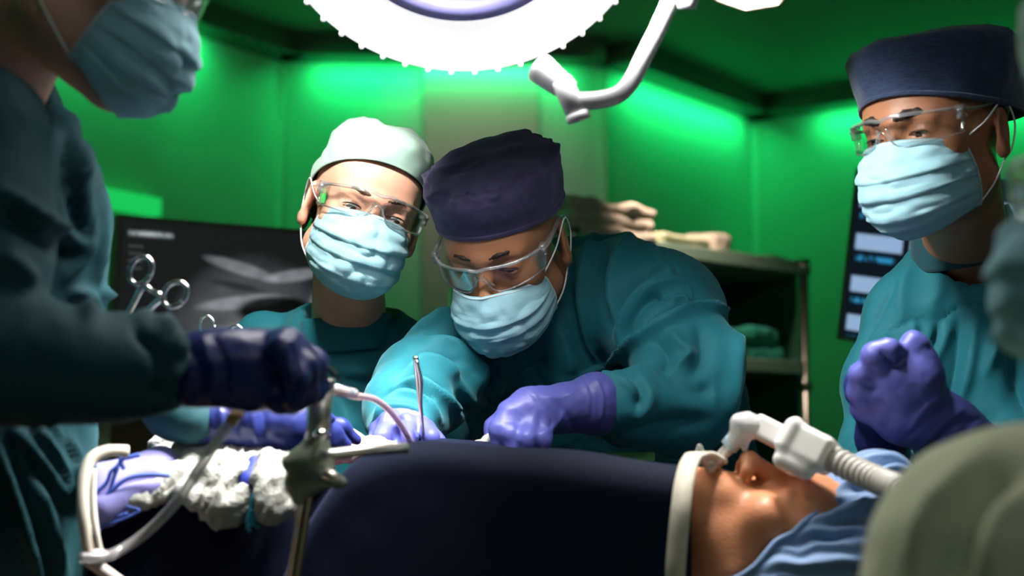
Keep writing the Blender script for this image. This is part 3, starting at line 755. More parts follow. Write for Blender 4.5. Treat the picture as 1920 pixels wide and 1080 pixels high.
# ------------------------------------------------------------------ ring-shaped surgical lamp
def lamp():
    n = np.array([0, -.68, -.733]); n /= np.linalg.norm(n); u = np.array([1.0, 0, 0]); v = np.cross(n, u)
    Ro, Ri = 372*LD/FPX, 238*LD/FPX
    g = grp('surgical_lamp', LAMP_C, label='big glowing ring-shaped surgical lamp overhead on a grey tubular arm', cat='lamp')
    N = 144
    def ring(rows, scal=None):
        V = []; F = []
        for (r, h) in rows:
            for i in range(N):
                a = 2*math.pi*i/N; rr = r+(scal*abs(math.sin(a*24))**.5 if scal and r > Ro*.97 else 0); V.append(LAMP_C+rr*(math.cos(a)*u+math.sin(a)*v)+h*n*LD/1.8)
        for k in range(len(rows)-1):
            for i in range(N): F.append((k*N+i, k*N+(i+1) % N, (k+1)*N+(i+1) % N, (k+1)*N+i))
        return np.array(V), F
    V, F = ring([(Ri+.004, .0), (Ri, -.004), (Ri, -.045), (Ri+.02, -.065), (Ro-.03, -.065), (Ro, -.04), (Ro, -.006), (Ro-.004, .0)]); mk('housing', V, F, MT['lampwhite'], g)
    em = mat('lamp_glow', (.9, .9, .9), .4, emit=(1, .985, .975), estr=.84)
    V, F = ring([(Ri+.004, .001), (Ri+.03, .004), (Ro-.03, .004), (Ro-.004, .001)]); mk('diffuser', V, [f[::-1] for f in F], em, g)
    V, F = ring([(Ri+.004, .003), (Ri+.002, .009), (Ri-.012, .008), (Ri-.017, .002), (Ri-.014, -.03)]); mk('inner_rim', V, F, MT['bluerim'], g)
    for i in range(48):
        a = 2*math.pi*(i+.5)/48
        if math.sin(a)*v[2] > .35: continue
        c = LAMP_C+(Ro-.0044)*(math.cos(a)*u+math.sin(a)*v)+n*.002
        s = [tube_geo([c-n*.004, c+n*.003], .0032, 10, 1)]
        V, F = join(s); mk('edge_diode', V, F, em, g)
    # hub and spokes behind the ring
    pt = [tube_geo([LAMP_C-n*.03, LAMP_C-n*.09], .05, 24, 1)]
    for a in (math.radians(68), math.radians(188), math.radians(308)):
        d = math.cos(a)*u-math.sin(a)*v*np.sign(v[2])*-1*-1
        pt.append(tube_geo([LAMP_C-n*.05+d*.04, LAMP_C-n*.05+d*(Ri+.01)], .013, 12, 1))
    V, F = join(pt); mk('hub', V, F, MT['lampwhite'], g)
    d = LD
    V, F = join([tube_geo([P(1012, 128, d+.02), P(1040, 150, d+.01), P(1066, 168, d)], [M(30, d), M(26, d), M(22, d)], 20, 3), tube_geo([P(1052, 150, d), P(1084, 216, d)], M(21, d), 24, 1), tube_geo([P(1082, 212, d), P(1087, 226, d)], M(23, d), 24, 1)])
    mk('joint', V, F, MT['lampwhite'], g)
    tube('arm', [P(1078, 190, d), P(1120, 188, d), P(1158, 178, d), P(1182, 155, d), P(1205, 110, d), P(1235, 50, d), P(1268, -25, d), P(1300, -110, d), (.22, 1.6, 2.45), (.22, 1.6, CEIL)], [M(17, d)]*10, MT['lampwhite'], g, seg=20, smooth_n=8)
lamp()
g = grp('surgical_lamp', P(1500, -150, 1.6), label='second surgical lamp head, its pale tip just in view at the top right', cat='lamp')
c0 = [(1318, -12), (1345, 4), (1398, 22), (1462, 12), (1474, -6), (1500, -80), (1640, -330), (1420, -420), (1300, -200)]
V = [P(x, y, 1.6+(25-y)*.0006) for x, y in c0]+[P(x, y, 1.66+(25-y)*.0006) for x, y in c0]; k = len(c0)
F = [tuple(range(k)), tuple(range(k, 2*k))[::-1]]+[(i, (i+1) % k, k+(i+1) % k, k+i)[::-1] for i in range(k)]
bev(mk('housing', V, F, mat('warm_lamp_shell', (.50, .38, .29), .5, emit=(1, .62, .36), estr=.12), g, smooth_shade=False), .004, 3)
tube('arm', [P(1520, -260, 1.68), (.55, 1.7, 2.4), (.22, 1.9, 2.75)], .018, MT['lampwhite'], g)
# ------------------------------------------------------------------ people
def body(label, R, T, nb, sh, el, wr, hip, feet_y, sk, group=None, headkw={}, palm=None, neck=(.050, .056), neck_from=(0, .022, -.07)):
    s = SDF(); hs = head_sdf(**headkw)
    s.xf(R, np.asarray(T), hs, .02, np.array([0, 0, -.01]), .17)
    s.cap(place(R, T)(neck_from), nb, neck[0], neck[1], .025)
    hip = np.asarray(hip, float); nb = np.asarray(nb)
    s.cap(nb+np.array([0, .01, -.10]), hip, .055, .08, .04)
    dn = np.array([0, .01, -.02]); s.cap(np.asarray(sh[0])*.8+nb*.2+dn, np.asarray(sh[1])*.8+nb*.2+dn, .026, .026, .03)
    for i in (0, 1):
        s.cap(sh[i], el[i], .030, .028, .02); s.cap(el[i], wr[i], .027, .021, .02)
        if palm: s.cap(wr[i], palm[i], .020, .022, .015)
    if feet_y is not None:
        for sg in (-1, 1):
            h = hip+np.array([sg*.08, 0, 0]); kn = np.array([h[0]+sg*.02, (h[1]+feet_y)/2-.02, .48]); an = np.array([h[0]+sg*.03, feet_y, .08])
            s.cap(h, kn, .082, .055, .03); s.cap(kn, an, .052, .036, .02); s.cap(an-np.array([0, 0, .03]), an+np.array([0, -.15, -.045]), .038, .032, .02)
    al = np.array([nb, hip, T, *sh, *el, *wr]+([np.asarray(p) for p in palm] if palm else [])); lo = al.min(0)-.16; hi = al.max(0)+.16
    if feet_y is not None: lo[2] = -.01; lo[1] = min(lo[1], feet_y-.22)
    T = np.asarray(T); r = .135
    o = sculpt('person', s, tuple(zip(lo, hi)), .0026, sk, None, fine=[(T[i]-r, T[i]+(.135 if i < 2 else .135)) for i in range(3)], H=.014, sm=1, label=label, cat='person', **({'group': group} if group else {}))
    return o
def gown(root, s, lo, hi, fl, fh, m, strokes=None, gain=1.45, h=.0045, H=.02, crump=.0022, seed=0, sm=2, name='gown', fine_noise=.0007):
    strokes = [(st[0], st[1], st[2]*gain)+tuple(st[3:]) for st in strokes or []]
    def post(V, Q):
        N = normals(V, Q)
        # soft random drape: ridged noise stretched down the cloth
        a = vnoise(V*np.array([1, 1, .45]), 16, seed); b = vnoise(V*np.array([1, 1, .6]), 34, seed+1)
        return V+N*((1-np.abs(a)*2)*crump+b*crump*.35+vnoise(V, 90, seed+2)*fine_noise)[:, None]
    return sculpt(name, s, tuple(zip(lo, hi)), h, m, root, fine=list(zip(fl, fh)), H=H, sm=sm, strokes=strokes, post=post)
def hand_sdf(s, chains, k=.006):
    for c in chains:
        kk = k
        if isinstance(c[0], (int, float)): kk, c = c[0], c[1]
        s.chain(c, kk)
    return s
def glove(root, chains, m, k=.006, h=.0022, strokes=None, name='glove', wr=.0004, seed=0, pad=.02):
    s = SDF(); hand_sdf(s, chains, k)
    pts = np.array([P(*q[:3]) for c in chains for q in (c[1] if isinstance(c[0], (int, float)) else c)]); rr = max(M(q[3], q[2]) for c in chains for q in (c[1] if isinstance(c[0], (int, float)) else c))
    lo = pts.min(0)-rr-pad; hi = pts.max(0)+rr+pad
    def post(V, Q):
        N = normals(V, Q); return V+N*(vnoise(V, 70, seed)*wr*1.5+vnoise(V, 160, seed+1)*wr)[:, None]
    return sculpt(name, s, tuple(zip(lo, hi)), h, m, root, sm=1, strokes=strokes, post=post)

# ============ central surgeon, bent over the field
R = Rz(-20)@Rx(35)@Ry(-1); T = P(945, 446, 1.92)
sk_c = skin('brown_skin', (.36, .165, .085))
C_nb = P(1040, 580, 2.10)
C = body('person in a purple-navy scrub cap bending over the field with both gloved hands down', R, T, C_nb, [P(905, 640, 2.02), P(1180, 565, 2.04)], [P(800, 715, 1.93), P(1285, 735, 1.86)], [P(768, 770, 1.78), P(1090, 755, 1.76)], [.10, 2.34, 1.0], 2.40, sk_c, palm=[P(772, 800, 1.74), P(1000, 780, 1.73)], headkw=dict(lid=.0030, lidz=-.006, crown=.070), neck_from=(0, .035, -.05))
eyes(C, R, T, (.1, -1, -.55), lidz=-.006, lid=.003); brows(C, R, T, MT['darkhair'], .0030)
s = SDF()
hs = head_sdf()
# hair edge under the cap
V, F = [], []
mask(C, R, T, drop=.012, dz=-.004, seed=11, crump=1.1)
goggles(C, R, T, low=-.004, tilt=8)
cap_mesh(C, R, T, MT['capnavy'], [(0, 1.0, 0), (.1, 1.01, .009), (.3, 1.05, .031), (.5, 1.08, .054), (.64, 1.05, .068), (.70, .99, .073), (.78, .85, .079), (.88, .54, .083), (1, .02, .085)], front=.043, back=.022, side=.032, rx=.0845, ry=.106, seam=.68, pleat=.0085, seed=5, npl=17, band=.085, crown_noise=.005)
s = SDF()
s.chain([(1010, 600, 2.08, 100), (1030, 720, 2.12, 150), (1090, 900, 2.25, 175), (1110, 1300, 2.35, 195)], .06)
s.chain([(1060, 500, 2.14, 55), (1150, 520, 2.16, 85)], .05); s.chain([(1000, 640, 2.04, 85), (1040, 560, 2.08, 80)], .05)
s.chain([(1165, 545, 2.04, 100), (1240, 590, 1.98, 105), (1292, 690, 1.88, 92)], .045)
s.chain([(1292, 690, 1.88, 92), (1270, 760, 1.84, 92), (1180, 765, 1.79, 64), (1126, 757, 1.765, 44)], .03)
s.chain([(905, 640, 2.03, 82), (850, 680, 1.97, 88), (795, 725, 1.90, 88)], .04)
s.chain([(795, 725, 1.90, 88), (765, 765, 1.82, 76), (757, 800, 1.775, 64)], .025)
s.chain([(1330, 740, 2.2, 70), (1335, 900, 2.3, 90)], .05)
# neck opening
s.ell(T, (.082, .100, .122), .012, True, R=R)
s.ops.insert(1, s.ops.pop()) if False else None
ST = [
 # raglan seam and shoulder folds (image right)
 ([(1195, 436), (1230, 474), (1264, 528)], 5, 3.5), ([(1203, 434), (1240, 470), (1274, 520)], 3, -3, 'v'),
 ([(1118, 436), (1098, 500), (1094, 560), (1110, 640), (1122, 700)], 10, 9), ([(1140, 452), (1128, 500), (1130, 560), (1150, 620)], 12, -13),
 ([(1183, 440), (1155, 500), (1148, 562), (1167, 650)], 11, 9), ([(1225, 500), (1180, 540), (1160, 590), (1166, 640)], 9, -9),
 ([(1264, 505), (1198, 552), (1167, 603), (1171, 650)], 9, 8), ([(1266, 556), (1215, 562), (1183, 603), (1174, 645)], 8, -9),
 ([(1290, 526), (1235, 538), (1191, 580), (1172, 625)], 8, 7), ([(1232, 543), (1250, 556), (1284, 562), (1288, 578), (1260, 588), (1215, 622), (1182, 650)], 6, 7),
 ([(1300, 572), (1262, 578), (1210, 610)], 6, -7), ([(1384, 581), (1305, 582), (1248, 610), (1175, 656), (1092, 702)], 7, 11, 's'),
 ([(1252, 622), (1281, 650), (1295, 664), (1268, 684)], 9, 7), ([(1225, 640), (1250, 665), (1240, 690)], 11, -8), ([(1310, 610), (1320, 660), (1300, 700)], 16, -8),
 ([(1290, 530), (1296, 556), (1302, 582)], 3, 2.5, 'v'), ([(1384, 590), (1378, 680), (1366, 780)], 12, 7),
 ([(1150, 690), (1180, 700), (1200, 730), (1195, 770)], 10, -8), ([(1180, 690), (1215, 740), (1200, 790)], 12, 6), ([(1135, 720), (1150, 760), (1145, 800)], 5, -5), ([(1120, 705), (1165, 715), (1210, 750)], 7, 5),
 ([(1130, 830), (1230, 800), (1330, 790)], 20, -7), ([(1235, 690), (1300, 730), (1340, 730)], 20, -6),
 # chest panels
 ([(905, 640), (925, 700), (915, 760)], 16, -12), ([(945, 640), (935, 700), (925, 760)], 12, 10), ([(985, 640), (1000, 700), (1040, 760)], 18, -9), ([(1020, 560), (1010, 640), (1030, 720)], 20, -8),
 ([(1040, 600), (1060, 660), (1075, 700)], 14, 6), ([(955, 702), (990, 698), (1020, 682)], 2.5, -2.5, 'v'), ([(890, 655), (930, 650)], 2.5, -2.5, 'v'),
 # arm (image left): cuffed folds sweeping round the sleeve
 ([(820, 585), (855, 600), (890, 640), (905, 700)], 9, 8), ([(840, 570), (880, 610), (900, 650)], 8, -8), ([(800, 640), (850, 650), (895, 690), (905, 740)], 9, 9), ([(800, 625), (860, 630), (900, 680)], 7, -8),
 ([(760, 690), (800, 680), (850, 700), (890, 760)], 9, 9), ([(755, 678), (800, 664), (860, 680)], 7, -8), ([(730, 735), (780, 715), (820, 740), (870, 780)], 9, 9), ([(740, 715), (790, 702), (840, 730)], 7, -8),
 ([(712, 775), (745, 745), (790, 750), (825, 790)], 8, 8), ([(715, 755), (760, 728), (810, 750)], 6, -7), ([(700, 800), (730, 768), (775, 770), (800, 800)], 7, 7),
 ([(855, 700), (870, 740), (880, 790)], 14, -9),
]
lo = np.array([-.32, 1.62, .45]); hi = np.array([.46, 2.68, 1.62])
gown(C, s, lo, hi, (-.25, 1.68, 1.08), (.36, 2.12, 1.47), MT['gown'], ST, h=.0036, seed=2, gain=1.6, sm=1)
# gloves
glove(C, [[(1120, 757, 1.765, 52), (1060, 765, 1.75, 46), (1000, 775, 1.735, 42)], (.02, [(1118, 740, 1.765, 36), (1115, 775, 1.765, 36)]),
          (.02, [(1000, 772, 1.735, 42), (962, 790, 1.725, 32)]),
          (.012, [(985, 760, 1.73, 26), (955, 775, 1.715, 19), (935, 805, 1.70, 15), (930, 840, 1.70, 12)]),
          (.008, [(975, 780, 1.72, 20), (958, 815, 1.695, 16), (960, 855, 1.69, 12)]),
          (.008, [(1000, 785, 1.72, 22), (988, 822, 1.69, 16), (990, 860, 1.69, 12)]),
          (.008, [(1020, 790, 1.72, 22), (1018, 825, 1.70, 15), (1018, 860, 1.70, 11)]),
          (.01, [(960, 765, 1.76, 20), (925, 800, 1.76, 14), (915, 840, 1.75, 11)])], MT['nitrile'],
      strokes=[([(1115, 705), (1130, 745), (1125, 800)], 3.5, 2.5), ([(1092, 700), (1110, 740), (1108, 800)], 3, -1.5), ([(1010, 745), (1035, 780), (1032, 810)], 6, -2.5), ([(1040, 750), (1070, 790), (1075, 815)], 7, -2), ([(1060, 770), (1040, 800), (1010, 815)], 5, 2), ([(985, 735), (1010, 765), (1012, 800)], 6, -2), ([(1080, 735), (1050, 745), (1020, 742)], 5, 1.2)], seed=3)
glove(C, [[(757, 795, 1.775, 54), (752, 815, 1.75, 50)], (.015, [(752, 815, 1.75, 50), (762, 850, 1.73, 46)]),
          (.007, [(730, 790, 1.725, 20), (716, 820, 1.70, 16), (720, 850, 1.70, 12)]), (.007, [(762, 792, 1.715, 19), (768, 822, 1.69, 15), (760, 850, 1.69, 12)]),
          (.007, [(790, 795, 1.72, 18), (808, 820, 1.70, 15), (802, 850, 1.70, 12)]), (.007, [(712, 800, 1.75, 18), (702, 830, 1.73, 14), (708, 855, 1.73, 12)]),
          (.01, [(800, 805, 1.75, 17), (824, 826, 1.73, 13)])], MT['nitrile'],
      strokes=[([(700, 800), (730, 785), (775, 788)], 4, -2), ([(705, 785), (745, 768), (785, 775)], 4, 2), ([(740, 800), (745, 830)], 4, -2.5), ([(780, 800), (786, 830)], 4, -2.5)], seed=4)

# ============ woman in the pale mint cap
R = Rz(18)@Ry(15)@Rx(12); T = P(684, 390, 2.03)
sk_w = skin('fair_skin', (.66, .36, .25))
W_nb = P(655, 640, 2.14)
W = body('person in a pale mint cap and mask leaning in, head tilted, before the ultrasound screen', R, T, W_nb, [P(500, 690, 2.18), P(790, 700, 2.18)], [P(470, 900, 2.12), P(800, 900, 2.2)], [P(560, 960, 2.0), P(700, 960, 2.1)], [-.28, 2.35, .98], 2.40, sk_w, headkw=dict(lid=.0042, lidz=-.004, crown=.080), neck=(.049, .058))
eyes(W, R, T, (.35, -1, -.55), lidz=-.004, lid=.0042); brows(W, R, T, MT['hair'], .0032)
mask(W, R, T, dz=.002, seed=23, crump=1.3)
goggles(W, R, T, low=.004, tilt=-4)
cap_mesh(W, R, T, MT['capmint'], [(0, 1.0, 0), (.15, 1.0, .018), (.4, .97, .048), (.6, .89, .074), (.8, .70, .095), (.92, .44, .106), (1, .02, .110)], front=.066, back=-.035, side=.020, rx=.083, ry=.104, seed=2, crown_noise=.007)
s = SDF()
for t in range(16):
    a = math.radians(112+t*9); x = .078*math.sin(a); y = .014-.098*math.cos(a)
    s.cap((x, y, .02), (x*1.0, y+.004, -.045-.012*math.sin(t*2.3)), .010, .004, .012)
s2 = SDF(); s2.xf(R, T, s, .01)
lo = T-.16; hi = T+.16
V, Q = polygonize(s2, *[axis(lo[i], hi[i], .0035) for i in range(3)]); V = V+normals(V, Q)*(vnoise(V, 300, 3)*.002)[:, None]; mk('hair', V, Q, MT['hair'], W)
s = SDF()
s.chain([(655, 690, 2.16, 105), (645, 800, 2.18, 155), (615, 1300, 2.3, 175)], .06)
s.chain([(510, 672, 2.20, 70), (650, 650, 2.15, 85), (775, 670, 2.18, 62)], .05)
s.chain([(500, 680, 2.20, 78), (470, 800, 2.16, 80), (470, 920, 2.1, 70), (560, 980, 1.98, 55)], .04)
s.chain([(780, 690, 2.2, 62), (800, 800, 2.22, 70), (800, 920, 2.2, 66), (700, 980, 2.08, 55)], .04)
s.cap(W_nb+np.array([0, 0, .01]), W_nb+np.array([.01, -.03, .20]), .066, .075, .01, True)
ST = [([(430, 610), (500, 590), (560, 560)], 8, 5), ([(540, 590), (500, 620), (450, 650)], 9, -6), ([(560, 640), (600, 680), (640, 700), (720, 690)], 16, 7), ([(570, 620), (630, 660), (740, 640)], 14, -6), ([(580, 700), (640, 760), (660, 820)], 18, 6), ([(600, 690), (690, 720), (740, 700)], 14, -6), ([(730, 600), (760, 680), (765, 760)], 12, 6), ([(700, 650), (720, 740), (700, 800)], 16, -6), ([(420, 640), (440, 700), (430, 760)], 12, 5)]
gown(W, s, np.array([-.55, 1.85, .45]), np.array([.05, 2.6, 1.5]), (-.42, 1.98, 1.12), (-.08, 2.3, 1.40), MT['gown'], ST, seed=8)
collarband(W, W_nb+np.array([-.002, -.008, -.012]), W_nb+np.array([-.006, -.014, .038]), .074, .070, MT['gown'], ys=1.0, thick=.006, name='collar')

# ============ right-hand doctor with clasped hands
R = Rz(-52)@Rx(13); T = P(1758, 240, 1.74)
sk_r = skin('tan_brown_skin', (.34, .15, .08))
D_nb = P(1812, 470, 1.90)
D = body('person in a slate blue linen cap standing with gloved hands clasped at the chest', R, T, D_nb, [P(1715, 610, 1.93), P(1960, 590, 1.95)], [P(1650, 850, 1.78), P(1960, 860, 1.76)], [P(1668, 870, 1.70), P(1790, 812, 1.58)], [.66, 2.1, .98], 2.0, sk_r, palm=[P(1655, 820, 1.66), P(1710, 760, 1.565)], headkw=dict(lid=.0034, lidz=-.005))
eyes(D, R, T, (-.1, -1, -.45), lidz=-.005, lid=.0034); brows(D, R, T, MT['darkhair'], .0052)
mask(D, R, T, dz=.0, seed=31, crump=1.1)
goggles(D, R, T, low=.002, tilt=2)
cap_mesh(D, R, T, MT['capblue'], [(0, 1.0, 0), (.2, 1.01, .02), (.45, 1.05, .05), (.62, 1.07, .072), (.75, 1.0, .085), (.86, .76, .093), (.94, .42, .097), (1, .02, .098)], front=.044, back=-.006, side=.010, rx=.086, ry=.115, cy=.016, seam=.74, pleat=.002, seed=9, npl=11, band=.07, crown_noise=.004)
s = SDF()
s.chain([(1815, 560, 1.93, 120), (1830, 700, 1.95, 190), (1840, 900, 1.97, 230), (1840, 1300, 2.0, 250)], .06)
s.chain([(1710, 590, 1.90, 72), (1830, 510, 1.93, 85), (1960, 560, 1.95, 110)], .05)
s.chain([(1695, 600, 1.90, 76), (1660, 720, 1.87, 70), (1645, 850, 1.80, 62), (1665, 880, 1.70, 55)], .03)
s.chain([(1960, 580, 1.95, 110), (1990, 760, 1.86, 100), (1960, 860, 1.74, 80), (1880, 850, 1.64, 58)], .03)
s.cap(D_nb+np.array([0, 0, -.02]), D_nb+np.array([-.01, -.02, .2]), .062, .07, .01, True)
ST = [([(1640, 625), (1670, 622), (1695, 610), (1715, 603), (1760, 603), (1800, 578), (1880, 572)], 3, -4, 's'), ([(1700, 500), (1665, 560), (1625, 640), (1600, 690)], 5, -4, 'v'), ([(1720, 490), (1690, 540), (1690, 600)], 12, 5), ([(1780, 610), (1755, 680), (1745, 760)], 12, 7), ([(1800, 600), (1790, 680), (1775, 760)], 12, -8), ([(1830, 600), (1820, 680), (1800, 760)], 10, 7), ([(1745, 610), (1735, 660)], 10, 5), ([(1760, 610), (1750, 650)], 7, -5), ([(1715, 605), (1705, 650)], 8, 5), ([(1665, 625), (1650, 680)], 8, 5), ([(1885, 570), (1870, 640), (1850, 700)], 10, 8), ([(1895, 575), (1905, 680), (1910, 800)], 20, -16), ([(1760, 480), (1760, 540), (1740, 590)], 16, 5), ([(1790, 520), (1850, 510), (1900, 470)], 20, -6), ([(1640, 620), (1625, 680), (1615, 740)], 8, 5)]
gown(D, s, np.array([.30, 1.5, .45]), np.array([.85, 2.3, 1.55]), (.40, 1.56, 1.10), (.70, 2.05, 1.44), MT['gown'], ST, seed=12)
collarband(D, D_nb+np.array([0, -.004, -.020]), D_nb+np.array([-.012, -.012, .050]), .074, .062, MT['collar'], thick=.005, name='collar')
# hands: fist over fist
glove(D, [(.03, [(1690, 730, 1.56, 62), (1700, 760, 1.565, 58)]), (.03, [(1665, 705, 1.555, 46), (1720, 700, 1.56, 44)]), (.03, [(1700, 770, 1.565, 60), (1780, 805, 1.58, 50), (1850, 850, 1.60, 52)]),
          (.012, [(1655, 690, 1.55, 30), (1640, 668, 1.535, 22), (1668, 655, 1.53, 17), (1692, 666, 1.545, 14)]),
          (.010, [(1632, 705, 1.55, 28), (1615, 705, 1.545, 22), (1612, 700, 1.575, 17), (1630, 700, 1.60, 14)]),
          (.010, [(1635, 740, 1.55, 28), (1612, 738, 1.55, 21), (1606, 742, 1.58, 15)]),
          (.010, [(1645, 775, 1.555, 26), (1620, 768, 1.56, 20), (1606, 768, 1.59, 14)]),
          (.012, [(1722, 710, 1.56, 34), (1724, 672, 1.555, 24), (1716, 645, 1.55, 19), (1712, 640, 1.55, 17)])], MT['nitrile'], k=.02,
      strokes=[([(1650, 660), (1680, 685), (1700, 668)], 6, -5), ([(1690, 830), (1740, 790), (1790, 755)], 7, -2.5), ([(1720, 845), (1760, 800), (1810, 765)], 6, 2.5), ([(1740, 850), (1790, 800), (1840, 785)], 6, -3), ([(1700, 815), (1730, 770), (1770, 740)], 6, 2), ([(1760, 850), (1790, 820), (1830, 810)], 6, 2.5), ([(1620, 722), (1650, 730)], 5, -2), ([(1622, 756), (1655, 760)], 5, -2)], seed=6)
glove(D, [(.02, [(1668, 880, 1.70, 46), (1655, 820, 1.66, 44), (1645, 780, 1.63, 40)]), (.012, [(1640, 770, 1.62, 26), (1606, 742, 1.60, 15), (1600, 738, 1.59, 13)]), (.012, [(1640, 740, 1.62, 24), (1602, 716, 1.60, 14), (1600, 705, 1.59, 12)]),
          (.012, [(1650, 720, 1.62, 26), (1690, 690, 1.60, 20), (1735, 690, 1.59, 15)]), (.012, [(1660, 740, 1.63, 26), (1710, 720, 1.62, 20), (1750, 715, 1.60, 16)]), (.012, [(1650, 790, 1.63, 24), (1610, 775, 1.61, 13)])], MT['nitrile_shaded'], k=.02, seed=7)

# ============ left foreground surgeon, back-lit
R = Rz(87)@Rx(25); T = P(174, -78, 1.34)
sk_l = skin('pale_skin', (.62, .36, .27))
L_nb = P(-30, 150, 1.42)
Lp = body('dark back-lit person at the left edge, masked and goggled, reaching across with gloved arms', R, T, L_nb, [P(-20, 280, 1.22), P(20, 260, 1.62)], [P(-70, 680, 1.18), P(60, 620, 1.62)], [P(360, 698, 1.24), P(380, 788, 1.535)], [-.62, 1.42, .97], 1.45, sk_l, palm=[P(520, 690, 1.27), P(540, 800, 1.56)], headkw=dict(lid=.0042, lidz=-.004), neck=(.054, .062), neck_from=(0, .04, -.06))
eyes(Lp, R, T); brows(Lp, R, T, MT['hair'], .004)
mask(Lp, R, T, seed=41, crump=1.7, puff=.002, back=.024)
goggles(Lp, R, T, low=.0, tilt=-3)
cap_mesh(Lp, R, T, MT['capmint'], [(0, 1.0, 0), (.3, 1.03, .04), (.6, 1.0, .08), (.8, .8, .10), (.92, .45, .115), (1, .02, .12)], front=.05, back=-.02, side=.012, rx=.085, ry=.106, seam=.3, pleat=.001, seed=3)
s = SDF()
for t in range(13):
    a = math.radians(90+t*15); x = .074*math.sin(a); y = .014-.094*math.cos(a); s.cap((x, y, .02), (x*.9, y-.004, -.05), .011, .006, .012)
s2 = SDF(); s2.xf(R, T, s, .01)
V, Q = polygonize(s2, *[axis(T[i]-.16, T[i]+.16, .004) for i in range(3)]); V = V+normals(V, Q)*(vnoise(V, 250, 3)*.002)[:, None]; mk('hair', V, Q, MT['hair'], Lp)
s = SDF()
s.chain([(-60, 230, 1.45, 150), (-20, 420, 1.45, 195), (-30, 650, 1.46, 190), (-60, 900, 1.46, 205), (-60, 1300, 1.46, 215)], .06)
s.chain([(-40, 170, 1.50, 110), (0, 260, 1.55, 120)], .05)
s.chain([(-40, 250, 1.24, 130), (-60, 450, 1.22, 130), (-60, 660, 1.18, 125)], .05)
s.chain([(-60, 670, 1.18, 118), (100, 684, 1.19, 94), (200, 692, 1.21, 82), (270, 694, 1.225, 74), (330, 700, 1.24, 62)], .03)
s.chain([(60, 620, 1.62, 74), (200, 665, 1.585, 56), (275, 708, 1.55, 46), (325, 766, 1.535, 48), (362, 785, 1.53, 47)], .02)
s.cap(L_nb+np.array([-.01, 0, -.03]), place(R, T)((0, .03, -.06)), .068, .075, .01, True)
ST = [([(75, 110), (130, 260), (160, 420), (150, 480), (118, 530)], 9, 10), ([(120, 260), (125, 330), (135, 360), (150, 440)], 9, -9), ([(150, 270), (145, 330), (135, 375)], 6, 7), ([(155, 280), (182, 400), (178, 530)], 8, 8), ([(0, 360), (70, 410), (150, 460)], 13, 11), ([(0, 400), (80, 450), (130, 480)], 14, -9), ([(0, 480), (30, 500), (60, 540)], 20, 8), ([(60, 100), (30, 60), (0, 50)], 10, 5),
      ([(130, 545), (160, 560), (170, 600)], 11, 10), ([(180, 545), (210, 560), (235, 590)], 10, 9), ([(250, 600), (290, 598), (320, 630), (328, 660)], 9, 9), ([(255, 620), (275, 640), (300, 640)], 9, -9), ([(310, 640), (325, 680), (300, 730)], 10, 8), ([(280, 640), (300, 700), (285, 750)], 9, -8),
      ([(0, 840), (40, 980), (75, 1080)], 10, 9), ([(20, 800), (70, 860), (130, 950)], 9, 8), ([(60, 790), (105, 860), (145, 960)], 9, 9), ([(70, 900), (95, 980), (120, 1080)], 10, 8), ([(90, 790), (140, 850), (160, 960)], 9, 8), ([(40, 830), (80, 900), (120, 960)], 8, -8), ([(110, 800), (150, 880)], 7, -7), ([(15, 830), (55, 950), (90, 1080)], 10, -8)]
gown(Lp, s, np.array([-.85, 1.0, .40]), np.array([-.28, 1.80, 1.62]), (-.55, 1.05, 1.00), (-.30, 1.66, 1.60), MT['gown_shaded'], ST, seed=15, h=.005)
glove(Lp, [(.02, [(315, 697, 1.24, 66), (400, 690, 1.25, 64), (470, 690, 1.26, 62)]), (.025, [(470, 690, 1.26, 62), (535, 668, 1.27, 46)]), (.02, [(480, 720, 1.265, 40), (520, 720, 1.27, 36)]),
           (.008, [(535, 650, 1.25, 34), (572, 690, 1.245, 25), (578, 738, 1.25, 20), (548, 762, 1.265, 17)]), (.008, [(540, 645, 1.28, 32), (588, 688, 1.28, 23), (592, 735, 1.28, 18), (560, 758, 1.29, 15)]),
           (.008, [(540, 645, 1.31, 30), (592, 680, 1.315, 22), (600, 725, 1.31, 17), (575, 752, 1.31, 14)]), (.008, [(530, 660, 1.23, 30), (556, 710, 1.225, 22), (552, 748, 1.23, 17), (530, 762, 1.24, 14)]),
           (.012, [(490, 715, 1.25, 28), (520, 745, 1.245, 20), (545, 755, 1.25, 16)])], MT['nitrile_shaded'], k=.02, h=.0026,
      strokes=[([(350, 640), (375, 700), (365, 760)], 7, -3), ([(378, 632), (400, 700), (395, 760)], 6, 3), ([(400, 630), (425, 690), (420, 750)], 6, -3), ([(330, 640), (352, 690), (345, 760)], 6, 3), ([(545, 640), (560, 690), (545, 750)], 6, -4), ([(500, 640), (540, 625), (560, 640)], 10, 2)], seed=9)
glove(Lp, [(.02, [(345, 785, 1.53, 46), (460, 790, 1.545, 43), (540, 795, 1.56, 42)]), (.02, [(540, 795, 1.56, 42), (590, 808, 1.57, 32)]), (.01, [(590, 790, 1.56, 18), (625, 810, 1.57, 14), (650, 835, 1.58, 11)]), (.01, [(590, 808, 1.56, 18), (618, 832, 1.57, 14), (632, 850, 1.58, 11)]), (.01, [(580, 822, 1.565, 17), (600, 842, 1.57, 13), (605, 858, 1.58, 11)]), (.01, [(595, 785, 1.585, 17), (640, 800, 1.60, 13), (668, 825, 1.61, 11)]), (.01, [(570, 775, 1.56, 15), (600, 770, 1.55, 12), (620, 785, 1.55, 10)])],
      MT['nitrile_shaded'], k=.02, h=.0028, strokes=[([(440, 760), (455, 830)], 6, -3), ([(470, 755), (480, 835)], 6, 3), ([(490, 755), (505, 840)], 6, -3), ([(410, 760), (425, 830)], 6, 3), ([(380, 760), (395, 830)], 6, -3)], seed=10)

